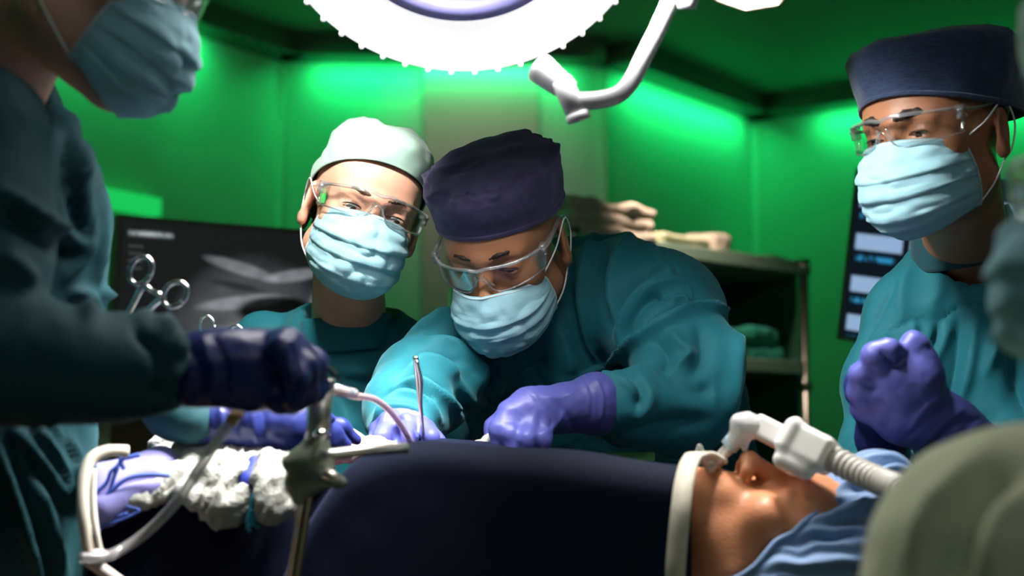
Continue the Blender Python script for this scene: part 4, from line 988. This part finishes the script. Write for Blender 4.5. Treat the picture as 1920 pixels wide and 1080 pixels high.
# ============ right foreground figure in sage gown (out of focus)
R = Rz(-102)@Rx(4); T = P(2236, 335, .92)
G_nb = P(2290, 800, 1.0)
Gp = body('blurred person at the right edge in a sage green gown, seen from behind the shoulder', R, T, G_nb, [P(1985, 1000, .92), P(2500, 960, 1.02)], [P(1900, 1350, .90), P(2520, 1400, 1.0)], [P(1850, 1600, .98), P(2300, 1650, 1.05)], [.50, .95, .70], 1.0, sk_l)
eyes(Gp, R, T); brows(Gp, R, T, MT['hair'], .004)
mask(Gp, R, T, seed=51, crump=1.8)
goggles(Gp, R, T, low=.0)
cap_mesh(Gp, R, T, MT['capmint'], [(0, 1.0, 0), (.3, 1.03, .04), (.6, 1.0, .08), (.8, .8, .10), (.92, .45, .115), (1, .02, .12)], front=.078, back=-.02, side=.016, rx=.085, ry=.106, seam=.3, pleat=.001, seed=3)
s = SDF()
s.chain([(2250, 1130, .98, 290), (2200, 1300, .96, 420), (2200, 1700, .96, 460)], .06)
s.chain([(1945, 1115, .90, 325), (1880, 1350, .88, 270), (1840, 1560, .92, 200), (1830, 1700, .98, 140)], .05)
s.chain([(2330, 1060, 1.0, 240), (2540, 1150, 1.04, 240), (2520, 1500, 1.04, 200), (2320, 1700, 1.05, 130)], .05)
s.cap(G_nb+np.array([0, 0, -.03]), place(R, T)((0, .02, -.08)), .072, .075, .01, True)
ST = [([(1700, 1080), (1740, 960), (1850, 850)], 22, 4), ([(1800, 1080), (1830, 960), (1920, 880)], 26, -7), ([(1740, 1080), (1790, 960), (1880, 870)], 22, -5), ([(1850, 1080), (1880, 980), (1920, 930)], 26, 6)]
gown(Gp, s, np.array([.18, .68, .40]), np.array([.75, 1.25, 1.20]), (.2, .72, .98), (.40, 1.1, 1.18), MT['sage'], ST, seed=18, h=.006)
# ------------------------------------------------------------------ patient
Mx = np.stack([[0, -1.0, 0], [0, 0, -1.0], [1.0, 0, 0]], 1)   # columns: where local X,Y,Z go
R = Rx(12)@Mx; T = P(1468, 1056, 1.50)
sk_p = skin('warm_brown_skin', (.58, .24, .115))
s = SDF(); hs = head_sdf(lid=.0004, lidz=-.008)
s.xf(R, T, hs, .02, np.array([0, 0, -.01]), .17)
nb = place(R, T)((0, .035, -.20)); hip = np.array([-.60, nb[1]+.20, nb[2]-.01])
s.cap(place(R, T)((0, .03, -.07)), nb, .055, .058, .025); s.cap(nb+np.array([-.09, .07, -.02]), hip+np.array([.1, 0, -.02]), .07, .08, .05)
s.cap(nb+np.array([-.08, 0, -.02]), nb+np.array([-.08, .16, -.02]), .040, .040, .03)
for y in (-1, 1):
    o_ = np.array([0, .13+y*.06, -.03]); s.cap(nb+np.array([-.08, 0, 0])+o_, nb+np.array([-.34, .08, -.02])+o_, .036, .03, .02); s.cap(nb+np.array([-.34, .08, -.02])+o_, nb+np.array([-.56, .14, -.02])+o_, .03, .024, .02)
    s.cap(hip+np.array([.05, y*.07, 0]), hip+np.array([-.38, y*.08, 0]), .07, .05, .03); s.cap(hip+np.array([-.38, y*.08, 0]), hip+np.array([-.72, y*.08, -.01]), .048, .035, .03)
lo = np.array([-1.55, nb[1]-.3, .86]); hi = np.array([T[0]+.17, nb[1]+.35, 1.25])
Pt = sculpt('person', s, tuple(zip(lo, hi)), .0028, sk_p, None, fine=[(T[i]-.14, T[i]+.14) for i in range(3)], H=.016, label='patient lying face up with breathing tube, strap and blue bouffant cap', cat='person')
eyes(Pt, R, T, (0, -1, .3), lidz=-.008, lid=.0004, lashes=False)
pl = place(R, T)
# bouffant cap: puffy, gathered along a band round the hairline
n, rows = 220, 40; V = []
for j in range(rows+1):
    t = j/rows
    for i in range(n):
        a = 2*math.pi*i/n; ca, sa = math.cos(a), math.sin(a)
        z0 = -.098+.150*max(ca, -.05)**1.0 if ca > 0 else -.098+.02*ca
        r0 = .99+.06*abs(sa); puff = math.sin(min(1, t*1.6)*math.pi/2)
        rr = (r0+.26*puff)*math.sqrt(max(0, 1-max(0, (t-.35)/.65)**2.4))
        ztop = .165; z = z0+(ztop-z0)*(t**.85)-.012*math.sin(min(1, t*5)*math.pi)*0
        pleat = (.006*math.sin(a*38+2*math.sin(a*5))+.010*math.sin(a*17+1.7*math.sin(a*3)+t*3))*min(1, t*6)*(1-t)**.5
        V.append((.083*rr*sa+pleat*sa, .014-.102*rr*ca-pleat*ca, z))
V = np.array(V); V = V+(vnoise(V, 55, 8)*.003)[:, None]*np.array([1, 1, .5])
F = [(j*n+i, j*n+(i+1) % n, (j+1)*n+(i+1) % n, (j+1)*n+i) for j in range(rows) for i in range(n)]; F.append(tuple(rows*n+i for i in range(n)))
bo = mk('bouffant_cap', pl(V), F, MT['bouffant'], Pt); bo.modifiers.new('thickness', 'SOLIDIFY').thickness = .001
B = V[:n:2]*np.array([1.02, 1.0, 1])
tube('elastic_edge', pl(np.vstack([B, B[:1]])), .0032, MT['bouffant'], bo, seg=6, smooth_n=2)
# tube-holder strap crossing the jaw and running down behind the neck
ST_ = [P(1345, 866, 1.50), P(1318, 852, 1.46), P(1296, 862, 1.425), P(1283, 905, 1.39), P(1276, 960, 1.372), P(1270, 1020, 1.37), P(1266, 1085, 1.375), P(1270, 1150, 1.40), P(1300, 1200, 1.46)]
V, F = tube_geo(ST_, [.010, .014, .0145, .0135, .013, .0125, .012, .012, .012], 16, 8, .18); 
def strap(pts, hw, th, name, m, parent, up):
    c = catmull(pts, 10); V = []; F = []; up = np.asarray(up, float)
    for i in range(len(c)):
        t = c[min(i+1, len(c)-1)]-c[max(i-1, 0)]; t /= np.linalg.norm(t)
        o = c[i]-pl((0, 0, -.06)); o = o-t*(o@t); o /= np.linalg.norm(o); s_ = np.cross(t, o)
        w_ = hw*(1.15 if i < 18 else 1)
        for a, b in ((-1, 0), (-.92, 1), (.92, 1), (1, 0), (.92, -1), (-.92, -1)): V.append(c[i]+s_*a*w_+o*b*th)
    k = 6
    F = [(i*k+a, i*k+(a+1) % k, (i+1)*k+(a+1) % k, (i+1)*k+a) for i in range(len(c)-1) for a in range(k)]; F += [tuple(range(k)), tuple((len(c)-1)*k+a for a in range(k))[::-1]]
    return mk(name, np.array(V), F, m, parent)
strap(ST_, M(19, 1.4), .0028, 'tube_strap', MT['beige'], Pt, (0, 0, 1))
# ------------------------------------------------------------------ breathing circuit
g = grp('breathing_circuit', P(1400, 830, 1.5), label='clear elbow, white connector block and ribbed hose at the patient\'s mouth', cat='breathing tube')
V, F = join([tube_geo([P(1338, 868, 1.505), P(1362, 845, 1.50), P(1385, 822, 1.495)], [M(9, 1.5), M(11, 1.5), M(14, 1.5)], 20, 4)]); mk('mouth_tube', V, F, MT['tube'], g)
V, F = tube_geo([P(1366, 838, 1.498), P(1386, 815, 1.495)], M(17, 1.5), 20, 1); mk('tube_connector', V, F, MT['bluegrey'], g)
s = SDF(); s.chain([(1378, 826, 1.495, 17), (1395, 800, 1.49, 22), (1412, 800, 1.49, 20), (1432, 806, 1.49, 17)], .006); s.chain([(1388, 792, 1.49, 18), (1402, 784, 1.49, 12)], .005); s.chain([(1400, 815, 1.49, 8), (1397, 842, 1.49, 5)], .004)
c = P(1400, 805, 1.49); V, Q = polygonize(s, *[axis(c[i]-.05, c[i]+.05, .0014) for i in range(3)]); mk('elbow_connector', V, Q, mat('frosted_plastic', (.80, .80, .80), .18, coat=.5, trans=.35), g)
ang = math.degrees(math.atan2(38, 75))
Rb = np.stack([np.array(P(1500, 840, 1.46)-P(1430, 805, 1.485)), np.zeros(3), np.zeros(3)], 1); ex = Rb[:, 0]/np.linalg.norm(Rb[:, 0]); ey = np.array([0, 1.0, 0]); ey -= ex*(ex@ey); ey /= np.linalg.norm(ey); ez = np.cross(ex, ey); Rb = np.stack([ex, ey, ez], 1)
s = SDF(); s.box(P(1447, 812, 1.485), (M(34, 1.485), .014, M(22, 1.485)), .004, .004, R=Rb); s.box(P(1515, 838, 1.455), (M(52, 1.455), .021, M(33, 1.455)), .007, .004, R=Rb); s.box(P(1487, 820, 1.46), (M(14, 1.455), .018, M(37, 1.455)), .008, .004, R=Rb); s.chain([(1468, 862, 1.45, 19), (1510, 880, 1.44, 20)], .006)
c = P(1490, 835, 1.465); V, Q = polygonize(s, *[axis(c[i]-.075, c[i]+.075, .0018) for i in range(3)]); mk('connector_block', V, Q, MT['white'], g)
hp = catmull([P(1545, 852, 1.445), P(1600, 880, 1.42), P(1655, 905, 1.38), P(1700, 925, 1.33), P(1780, 985, 1.26), P(1850, 1100, 1.22), P(1870, 1250, 1.22)], 60)
seg = np.linalg.norm(np.diff(hp, axis=0), axis=1).cumsum(); seg = np.r_[0, seg]; ss = np.arange(0, seg[-1], .00085)
hc = np.stack([np.interp(ss, seg, hp[:, i]) for i in range(3)], 1); rr = .0112+.0032*np.abs(np.sin(ss*math.pi/.0088))**.8
V, F = tube_geo(hc, rr, 20, 1); mk('ribbed_hose', V, F, mat('grey_hose', (.50, .48, .44), .35, coat=.3), g)
s = SDF(); s.chain([(1312, 838, 1.46, 6), (1312, 850, 1.46, 8), (1318, 862, 1.46, 7)], .003); s.chain([(1318, 862, 1.46, 9), (1345, 866, 1.48, 10), (1330, 880, 1.46, 9)], .004)
c = P(1325, 860, 1.46); V, Q = polygonize(s, *[axis(c[i]-.04, c[i]+.04, .0014) for i in range(3)]); mk('holder_clamp', V, Q, MT['clearp'], g)
# ------------------------------------------------------------------ operating table
tg = grp('operating_table', (-.3, 1.62, 0), label='padded operating table under the patient and the drapes', cat='table')
box('mattress', (-.48, 1.76, .865), (1.1, .19, .035), MT['black'], tg, R=Rz(-12), bevel=.02)
box('table_top', (-.48, 1.76, .81), (1.08, .18, .018), MT['steelb'], tg, R=Rz(-12), bevel=.005)
box('column', (-.3, 1.74, .43), (.14, .12, .362), MT['steelb'], tg, bevel=.02)
box('base', (-.3, 1.78, .035), (.45, .18, .033), MT['steelb'], tg, bevel=.02)
# ------------------------------------------------------------------ drapes
def top_profile(pxs, pts): return np.interp(pxs, [p[0] for p in pts], [p[1] for p in pts])
def sheet(name, prof, x0, x1, df, db, zlo, m, label, nx=150, rnd=.035, seed=0, amp=.004, **k):
    pxs = np.linspace(x0, x1, nx); cs = catmull(prof, 10); tp = np.interp(pxs, cs[:, 0], cs[:, 1]); V = []; prm = []
    nf, na, nt = 40, 10, 18
    for i, (px, py) in enumerate(zip(pxs, tp)):
        q = P(px, py, (df+db)/2); X, Zt = P(px, 840, (df+db)/2)[0], q[2]; yf = P(px, 840, df)[1]; yb = P(px, 840, db)[1]
        zl = min(zlo, Zt-.05); col = []
        for j in range(nf): t = j/nf; col.append((yf-.03*(1-t)**2, zl+(Zt-rnd-zl)*t, t))
        for j in range(na): a = j/na*math.pi/2; col.append((yf+rnd*(1-math.cos(a)), Zt-rnd+rnd*math.sin(a), 1))
        for j in range(nt): t = j/nt; col.append((yf+rnd+(yb-yf-2*rnd)*t, Zt-.006*math.sin(t*math.pi), 1))
        for j in range(na+1): a = math.pi/2*(1-j/na); col.append((yb-rnd*(1-math.cos(a)), Zt-rnd+rnd*math.sin(a), 1))
        for j in range(nf//2): t = 1-(j+1)/(nf//2); col.append((yb, zl+(Zt-rnd-zl)*t, t))
        V += [(X, y, z) for y, z, _ in col]; prm += [c[2] for c in col]
    nc = len(col); V = np.array(V)
    F = np.array([(i*nc+j, (i+1)*nc+j, (i+1)*nc+j+1, i*nc+j+1) for i in range(nx-1) for j in range(nc-1)])
    N = normals(V, F); hang = (1-np.array(prm))
    V = V+N*(vnoise(V*np.array([1, 1, .25]), 9, seed)*amp*(1+3*hang)+vnoise(V, 30, seed+1)*amp*.3)[:, None]
    o = mk(name, V, F, m, None, label=label, **k); o.modifiers.new('thickness', 'SOLIDIFY').thickness = .002
    return o
sheet('surgical_drape', [(520, 1180), (560, 1080), (600, 985), (650, 900), (700, 850), (770, 828), (860, 828), (1000, 842), (1120, 855), (1262, 868)], 520, 1262, 1.43, 1.74, .55, MT['navy'], 'large navy drape over the patient\'s chest, its top edge in front of the surgeon', seed=3, cat='drape', nx=170)
sheet('surgical_drape', [(120, 985), (160, 930), (230, 885), (330, 862), (440, 868), (560, 875), (600, 878), (640, 880)], 120, 600, 1.50, 1.82, .55, MT['navy'], 'darker navy drape over the abdomen under the gauze, left of the steel post', seed=6, cat='drape', amp=.006)
# lilac towel rolled over the left end
s = SDF(); s.chain([(190, 905, 1.49, 38), (300, 872, 1.52, 28), (335, 868, 1.56, 22)], .02); s.chain([(195, 950, 1.47, 40), (290, 905, 1.49, 34)], .02)
def bounds(pts, r=.06): a = np.array([P(*p) for p in pts]); return [(lo_, hi_) for lo_, hi_ in zip(a.min(0)-r, a.max(0)+r)]
sculpt('drape_towel', s, bounds([(190, 905, 1.49), (335, 868, 1.56), (195, 950, 1.47)]), .003, MT['lilac'], None, sm=2, strokes=[([(185, 925), (250, 898), (320, 890)], 6, -6), ([(230, 870), (290, 860), (330, 862)], 5, 2)], label='lilac-violet towel rolled over the left end of the field', cat='towel')
# blue cords looped over the lilac towel
V = []; cords = [[(236, 850), (222, 872), (208, 885), (200, 905), (180, 925), (176, 945)], [(222, 872), (212, 900), (206, 920), (190, 940), (178, 948)], [(318, 892), (280, 890), (240, 897), (212, 918), (196, 934), (180, 946)], [(262, 852), (240, 858), (226, 862), (232, 880)],
     [(176, 970), (190, 952), (215, 945), (240, 950), (260, 958), (225, 975), (196, 985), (180, 1000)], [(178, 990), (196, 960), (215, 968), (240, 962)], [(176, 948), (182, 985), (178, 1005)]]
V, F = join([tube_geo([P(x, y, 1.455+.0001*(x-180)) for x, y in c], .0022, 8, 6) for c in cords])
mk('cord_net', V, F, mat('blue_cord', (.05, .10, .42), .6), None, label='tangled blue cords lying over the lilac towel', cat='cord')
# ------------------------------------------------------------------ gauze
def gauze(chs, pts, m, label, seed, h=.0032, amp=.006, name='gauze_pad', strokes=None, ys=None, **k):
    s = SDF()
    for c in chs: s.chain(c, .015, ys=ys)
    def post(V, Q):
        N = normals(V, Q); a = vnoise(V*np.array([1, 1, .7]), 30, seed+4)*2.2; W = V@Ry(35); u = vnoise(np.stack([W[:, 0]*2.2, W[:, 1], W[:, 2]*.6], 1)+a[:, None]*.004, 62, seed)
        return V+N*((1-np.abs(u)*1.8)*amp*.75+vnoise(V, 170, seed+1)*amp*.22)[:, None]
    return sculpt(name, s, bounds(pts, .07), h, m, None, sm=1, strokes=strokes, post=post, label=label, cat='gauze', **k)
gauze([[(262, 826, 1.55, 34), (296, 822, 1.56, 38), (350, 846, 1.60, 36), (420, 830, 1.64, 30)], [(420, 832, 1.64, 30), (500, 842, 1.66, 28), (560, 850, 1.68, 24)], [(300, 850, 1.60, 24), (450, 850, 1.60, 24), (540, 858, 1.60, 18)]], [(262, 825, 1.72), (560, 850, 1.66)], MT['gauze'], 'bright white gauze heaped on the field under the gloved arms', 1)
gauze([[(340, 850, 1.55, 18), (300, 895, 1.50, 20), (262, 935, 1.475, 14), (236, 946, 1.47, 9)], [(380, 852, 1.55, 28), (345, 900, 1.50, 26), (300, 925, 1.48, 14)], [(430, 856, 1.55, 34), (410, 900, 1.495, 34), (395, 935, 1.475, 26)], [(470, 860, 1.55, 30), (440, 910, 1.49, 34), (425, 950, 1.47, 30), (412, 970, 1.465, 18)], [(520, 862, 1.55, 16), (480, 890, 1.51, 20), (455, 930, 1.475, 22)], [(345, 925, 1.475, 12), (375, 940, 1.47, 16)]],
      [(230, 950, 1.46), (530, 860, 1.56), (410, 980, 1.46)], MT['gauze_shaded'], 'shaded grey gauze cloth hanging over the navy drape behind the clear tubing', 2,
      strokes=[([(380, 850), (350, 890), (290, 935)], 5, -5), ([(440, 850), (400, 900), (340, 930)], 5, 4), ([(420, 860), (385, 905), (350, 925)], 5, -5), ([(500, 865), (450, 900), (410, 950)], 6, -5), ([(475, 860), (430, 905), (400, 940)], 5, 4)])
gauze([[(502, 860, 1.49, 16), (495, 900, 1.47, 18), (500, 930, 1.465, 16)], [(528, 862, 1.48, 16), (530, 905, 1.46, 17), (520, 945, 1.455, 22), (500, 955, 1.455, 14)], [(500, 925, 1.46, 14), (508, 955, 1.455, 15), (545, 940, 1.46, 10)]], [(485, 850, 1.47), (550, 970, 1.46)], MT['gauze_shaded'], 'knotted grey-green gauze hanging just left of the steel clamp', 3, h=.0026, amp=.004)
gauze([[(900, 838, 1.72, 13), (940, 832, 1.72, 18), (975, 834, 1.72, 16), (1000, 845, 1.72, 8)]], [(900, 838, 1.72), (1000, 845, 1.72)], MT['gauze_shaded'], 'small crumpled gauze at the drape edge below the bent wrist', 4, h=.0022, amp=.005)
gauze([[(580, 852, 1.68, 20), (640, 846, 1.68, 18), (700, 842, 1.68, 16), (760, 846, 1.69, 12)]], [(580, 850, 1.68), (760, 845, 1.69)], mat('pinkish_gauze', (.85, .62, .55), .8, bump=.6, bscale=260), 'pinkish gauze packing between the steel post and the gloved fist', 5, h=.0024, amp=.004)
s = SDF(); s.chain([(478, 868, 1.50, 16), (472, 905, 1.475, 17), (468, 930, 1.47, 8)], .01); s.chain([(455, 890, 1.48, 10), (470, 925, 1.47, 9)], .01)
sculpt('drape_towel', s, bounds([(478, 868, 1.50), (455, 930, 1.47)]), .0026, mat('royal_blue_cloth', (.012, .025, .26), .6, bump=.2), None, sm=2, label='royal blue cloth wedge between the hanging gauze and the knotted gauze', cat='towel')
V, F = join([tube_geo([P(x, y, 1.452) for x, y in c], .0026, 8, 6) for c in ([(490, 915), (476, 930), (470, 955), (464, 985), (470, 998)], [(476, 930), (482, 950), (472, 975), (486, 990)], [(470, 955), (478, 968), (466, 990)])])
mk('cord_net', V, F, mat('teal_cord', (.01, .22, .30), .6), None, label='short teal cords dangling below the royal blue wedge', cat='cord')
# white packing strip with dotted edge
V, F = join([box_geo((0, 0, 0), (.034, .0015, .0055))]); e = P(692, 832, 1.64)-P(628, 790, 1.62); L = np.linalg.norm(e); ex = e/L; ey = np.cross([0, 0, 1.0], ex); ey /= np.linalg.norm(ey); ez = np.cross(ex, ey)
V, F = join([box_geo((P(692, 832, 1.64)+P(628, 790, 1.62))/2, (L/2, .0012, .0045), np.stack([ex, ey, ez], 1))]+[box_geo(P(628, 790, 1.62)+e*t+ez*.0022-ey*.0016, (.0006, .0006, .0006), np.stack([ex, ey, ez], 1)) for t in np.linspace(.05, .95, 18)])
bev(mk('ribbed_strip', V, F, MT['gauze'], None, smooth_shade=False, label='slim pale strip slanting down from the steel post to the gauze', cat='strip'), .0005)
# pale green label on the far side of the drape
box('drape_label', P(1170, 857, 1.80), (M(58, 1.80), .003, M(9, 1.8)), mat('green_label', (.10, .42, .12), .6), None, R=Ry(-1.5), bevel=.001, label='flat green strip beyond the drape edge under the bent elbow', cat='label')
tube('clip_pin', [P(1115, 858, 1.735), P(1117, 850, 1.735)], .0018, MT['steel'], None, label='tiny bright pin on the navy drape edge', cat='pin')
# ------------------------------------------------------------------ retractor post with clamp
g = grp('retractor_post', P(565, 1150, 1.36), label='upright steel retractor post with star-shaped clamp in front of the drapes', cat='retractor')
V, F = join([tube_geo([P(603, 722, 1.36), P(597, 800, 1.36), P(590, 860, 1.36)], M(23, 1.36), 28, 1), tube_geo([P(604, 710, 1.36), P(603.5, 724, 1.36)], M(24, 1.36), 28, 1)]); mk('post', V, F, MT['steelb'], g)
V, F = join([tube_geo([P(585, 880, 1.36), P(572, 960, 1.36), P(556, 1060, 1.36), P(535, 1200, 1.36)], M(11, 1.36), 16, 2)]); mk('lower_rod', V, F, MT['brass'], g)
V, F = tube_geo([P(567, 900, 1.375), P(556, 1000, 1.375), P(540, 1100, 1.375), P(527, 1200, 1.375)], M(6, 1.37), 12, 2); mk('side_rod', V, F, MT['steelb'], g)
s = SDF(); s.chain([(590, 870, 1.36, 36), (585, 890, 1.36, 36)], .01); s.chain([(580, 885, 1.36, 26), (550, 905, 1.355, 18)], .012); s.chain([(590, 880, 1.36, 26), (560, 862, 1.355, 16), (540, 868, 1.35, 12)], .01); s.chain([(590, 850, 1.36, 26), (594, 830, 1.36, 24)], .01); s.chain([(600, 895, 1.35, 20), (640, 905, 1.345, 12)], .01); s.chain([(575, 900, 1.36, 22), (560, 935, 1.36, 13)], .012)
c = P(590, 880, 1.36); V, Q = polygonize(s, *[axis(c[i]-.06, c[i]+.06, .0022) for i in range(3)]); mk('clamp', V, Q, mat('greenish_cast_steel', (.30, .34, .26), .45, .7), g)
V, F = tube_geo([P(592, 812, 1.338), P(608, 812, 1.334)], M(13, 1.34), 16, 1); s = SDF(); s.ell(P(602, 813, 1.338), (M(15, 1.34), .010, M(11, 1.34)), .004); c = P(602, 813, 1.338)
V, Q = polygonize(s, *[axis(c[i]-.02, c[i]+.02, .0012) for i in range(3)]); mk('thumb_screw', V, Q, MT['steel'], g)
V, F = join([tube_geo([P(600, 855, 1.335), P(690, 845, 1.36), P(760, 840, 1.40)], [M(11, 1.34)]*3, 14, 4)]); mk('side_arm', V, F, mat('pale_steel', (.75, .72, .66), .3, .85), g)
V, F = join([tube_geo([P(606, 885, 1.33), P(640, 902, 1.33)], [M(12, 1.33), M(9, 1.33)], 14, 1)]); mk('lever', V, F, mat('pale_steel_lever', (.78, .72, .62), .3, .8), g)
# ------------------------------------------------------------------ tubing
g = grp('suction_tube', P(470, 745, 1.33), label='clear tubing hanging from a tan connector under the gloved wrist', cat='tube')
dd = [1.30, 1.31, 1.33, 1.35, 1.36, 1.36, 1.35, 1.33, 1.32]
pp = [(445, 775), (415, 815), (380, 868), (340, 930), (300, 975), (262, 1008), (225, 1032), (190, 1045), (150, 1046)]
tube('tube', [P(x, y, d) for (x, y), d in zip(pp, dd)], M(10, 1.34), MT['tube'], g, seg=16, smooth_n=10)
V, F = join([tube_geo([P(448, 770, 1.30), P(432, 792, 1.302)], [M(13, 1.3), M(12, 1.3)], 16, 1)]); mk('connector', V, F, MT['tan'], g)
tube('tip', [P(472, 742, 1.30), P(446, 774, 1.30)], [M(6, 1.3), M(12, 1.3)], MT['tube'], g, seg=16, smooth_n=1)
g = grp('suction_tube', P(775, 832, 1.70), label='thin pinkish suction tube arching from the post to the field by the forceps', cat='tube')
pp = [(628, 735, 1.44), (665, 742, 1.50), (700, 748, 1.56), (728, 768, 1.61), (752, 798, 1.65), (772, 832, 1.68)]
tube('tube', [P(*p) for p in pp], [M(7, 1.5), M(7, 1.5), M(6.5, 1.55), M(6.5, 1.6), M(6, 1.65), M(6, 1.68)], MT['tubep'], g, seg=14, smooth_n=10)
tube('sleeve', [P(628, 730, 1.44), P(664, 738, 1.50)], [M(10, 1.45), M(9, 1.5)], MT['tube'], g, seg=14, smooth_n=1)
# pale curved rail at the left
g = grp('table_rail', P(160, 1080, 1.40), label='cream curved tubular rail at the bottom left beside the dark gown', cat='rail')
tube('rail', [P(240, 846, 1.44), P(200, 846, 1.43), (P(170, 862, 1.42)), P(157, 900, 1.41), P(156, 960, 1.40), P(163, 1010, 1.40), P(170, 1040, 1.40)], M(12, 1.4), mat('cream_plastic', (.80, .74, .62), .4, coat=.3), g, seg=14)
tube('inner_rail', [P(176, 880, 1.42), P(176, 940, 1.41), P(182, 1000, 1.40), P(190, 1040, 1.40)], M(5, 1.4), mat('cream_plastic_thin', (.80, .76, .68), .4), g, seg=10)
V, F = join([tube_geo([P(160, 1040, 1.40), P(196, 1044, 1.395)], M(13, 1.4), 14, 1), tube_geo([P(165, 1050, 1.40), P(215, 1085, 1.40), P(300, 1150, 1.42)], M(12, 1.4), 14, 2)]); mk('joint', V, F, mat('pink_cream_plastic', (.72, .6, .56), .4), g)
# ------------------------------------------------------------------ instruments
def hemostat(rings, shafts, tip, d, th, label, ratch=None, dd=0):
    parts = []
    g = grp('hemostat', P(*tip, d+dd), label=label, cat='clamp', group=None)
    for (cx, cy, rx, ry, rot), sh in zip(rings, shafts):
        pts = []
        for i in range(29):
            a = 2*math.pi*i/28; x = rx*math.cos(a); y = ry*math.sin(a); c, s_ = math.cos(rot), math.sin(rot); pts.append(P(cx+x*c-y*s_, cy+x*s_+y*c, d))
        q = [tube_geo(pts, M(th, d), 10, 2)]
        q.append(tube_geo([P(x, y, d+dd*i/len(sh)) for i, (x, y) in enumerate(sh)], [M(th*1.25, d)]*len(sh), 10, 4 if len(sh) > 2 else 1))
        if ratch: q.append(tube_geo([P(*sh[0], d), P(*ratch, d)], [M(th*1.3, d), M(th*.9, d)], 8, 1))
        V, F = join(q); mk('handle', V, F, MT['steel'], g)
    return g
hemostat([(264, 507, 20, 27, .45), (328, 552, 20, 26, .75)], [[(268, 533), (250, 570), (220, 620), (180, 700), (150, 780)], [(308, 556), (285, 575), (262, 600), (220, 650), (175, 720), (150, 780)]], (150, 780), 1.42, 4.8, 'larger ringed steel clamp upright at the left, before the ultrasound screen', ratch=(287, 546), dd=.06)
hemostat([(389, 612, 13, 20, -.15), (441, 626, 14, 16, .3)], [[(399, 630), (402, 680), (410, 790), (420, 830)], [(430, 645), (428, 700), (424, 790), (420, 830)]], (420, 830), 1.62, 2.6, 'smaller ringed steel clamp peeping over the gloved forearm', dd=.03)
g = grp('forceps', P(792, 822, 1.70), label='slim upright steel forceps standing beside the gloved fist at the field', cat='forceps')
tube('shaft', [P(779, 668, 1.66), P(784, 710, 1.665), P(788, 760, 1.675), P(794, 822, 1.69)], [M(5.5, 1.66), M(6, 1.66), M(4.5, 1.67), M(3, 1.69)], MT['steel'], g, seg=12)
tube('blade', [P(781, 676, 1.655), P(789, 715, 1.66), P(789, 760, 1.67), P(795, 815, 1.685)], [M(3, 1.66), M(4.5, 1.66), M(3.5, 1.67), M(2, 1.69)], MT['steel'], g, seg=8)
g = grp('needle_holder', P(560, 640, 1.29), label='black-bladed instrument pointing down right from the gloved knuckles', cat='instrument')
V, F = join([tube_geo([P(566, 652, 1.29), P(600, 680, 1.30), P(640, 715, 1.32)], [M(9, 1.3), M(9, 1.3), M(4, 1.32)], 12, 4, .5)]); mk('blade', V, F, MT['black'], g)
V, F = join([tube_geo([P(562, 645, 1.285), P(600, 672, 1.30), P(636, 706, 1.315)], [M(2.5, 1.3)]*3, 8, 4), tube_geo([P(566, 660, 1.285), P(585, 700, 1.295), P(596, 716, 1.30)], [M(2.5, 1.3)]*3, 8, 4)]); mk('edge', V, F, MT['steel'], g)
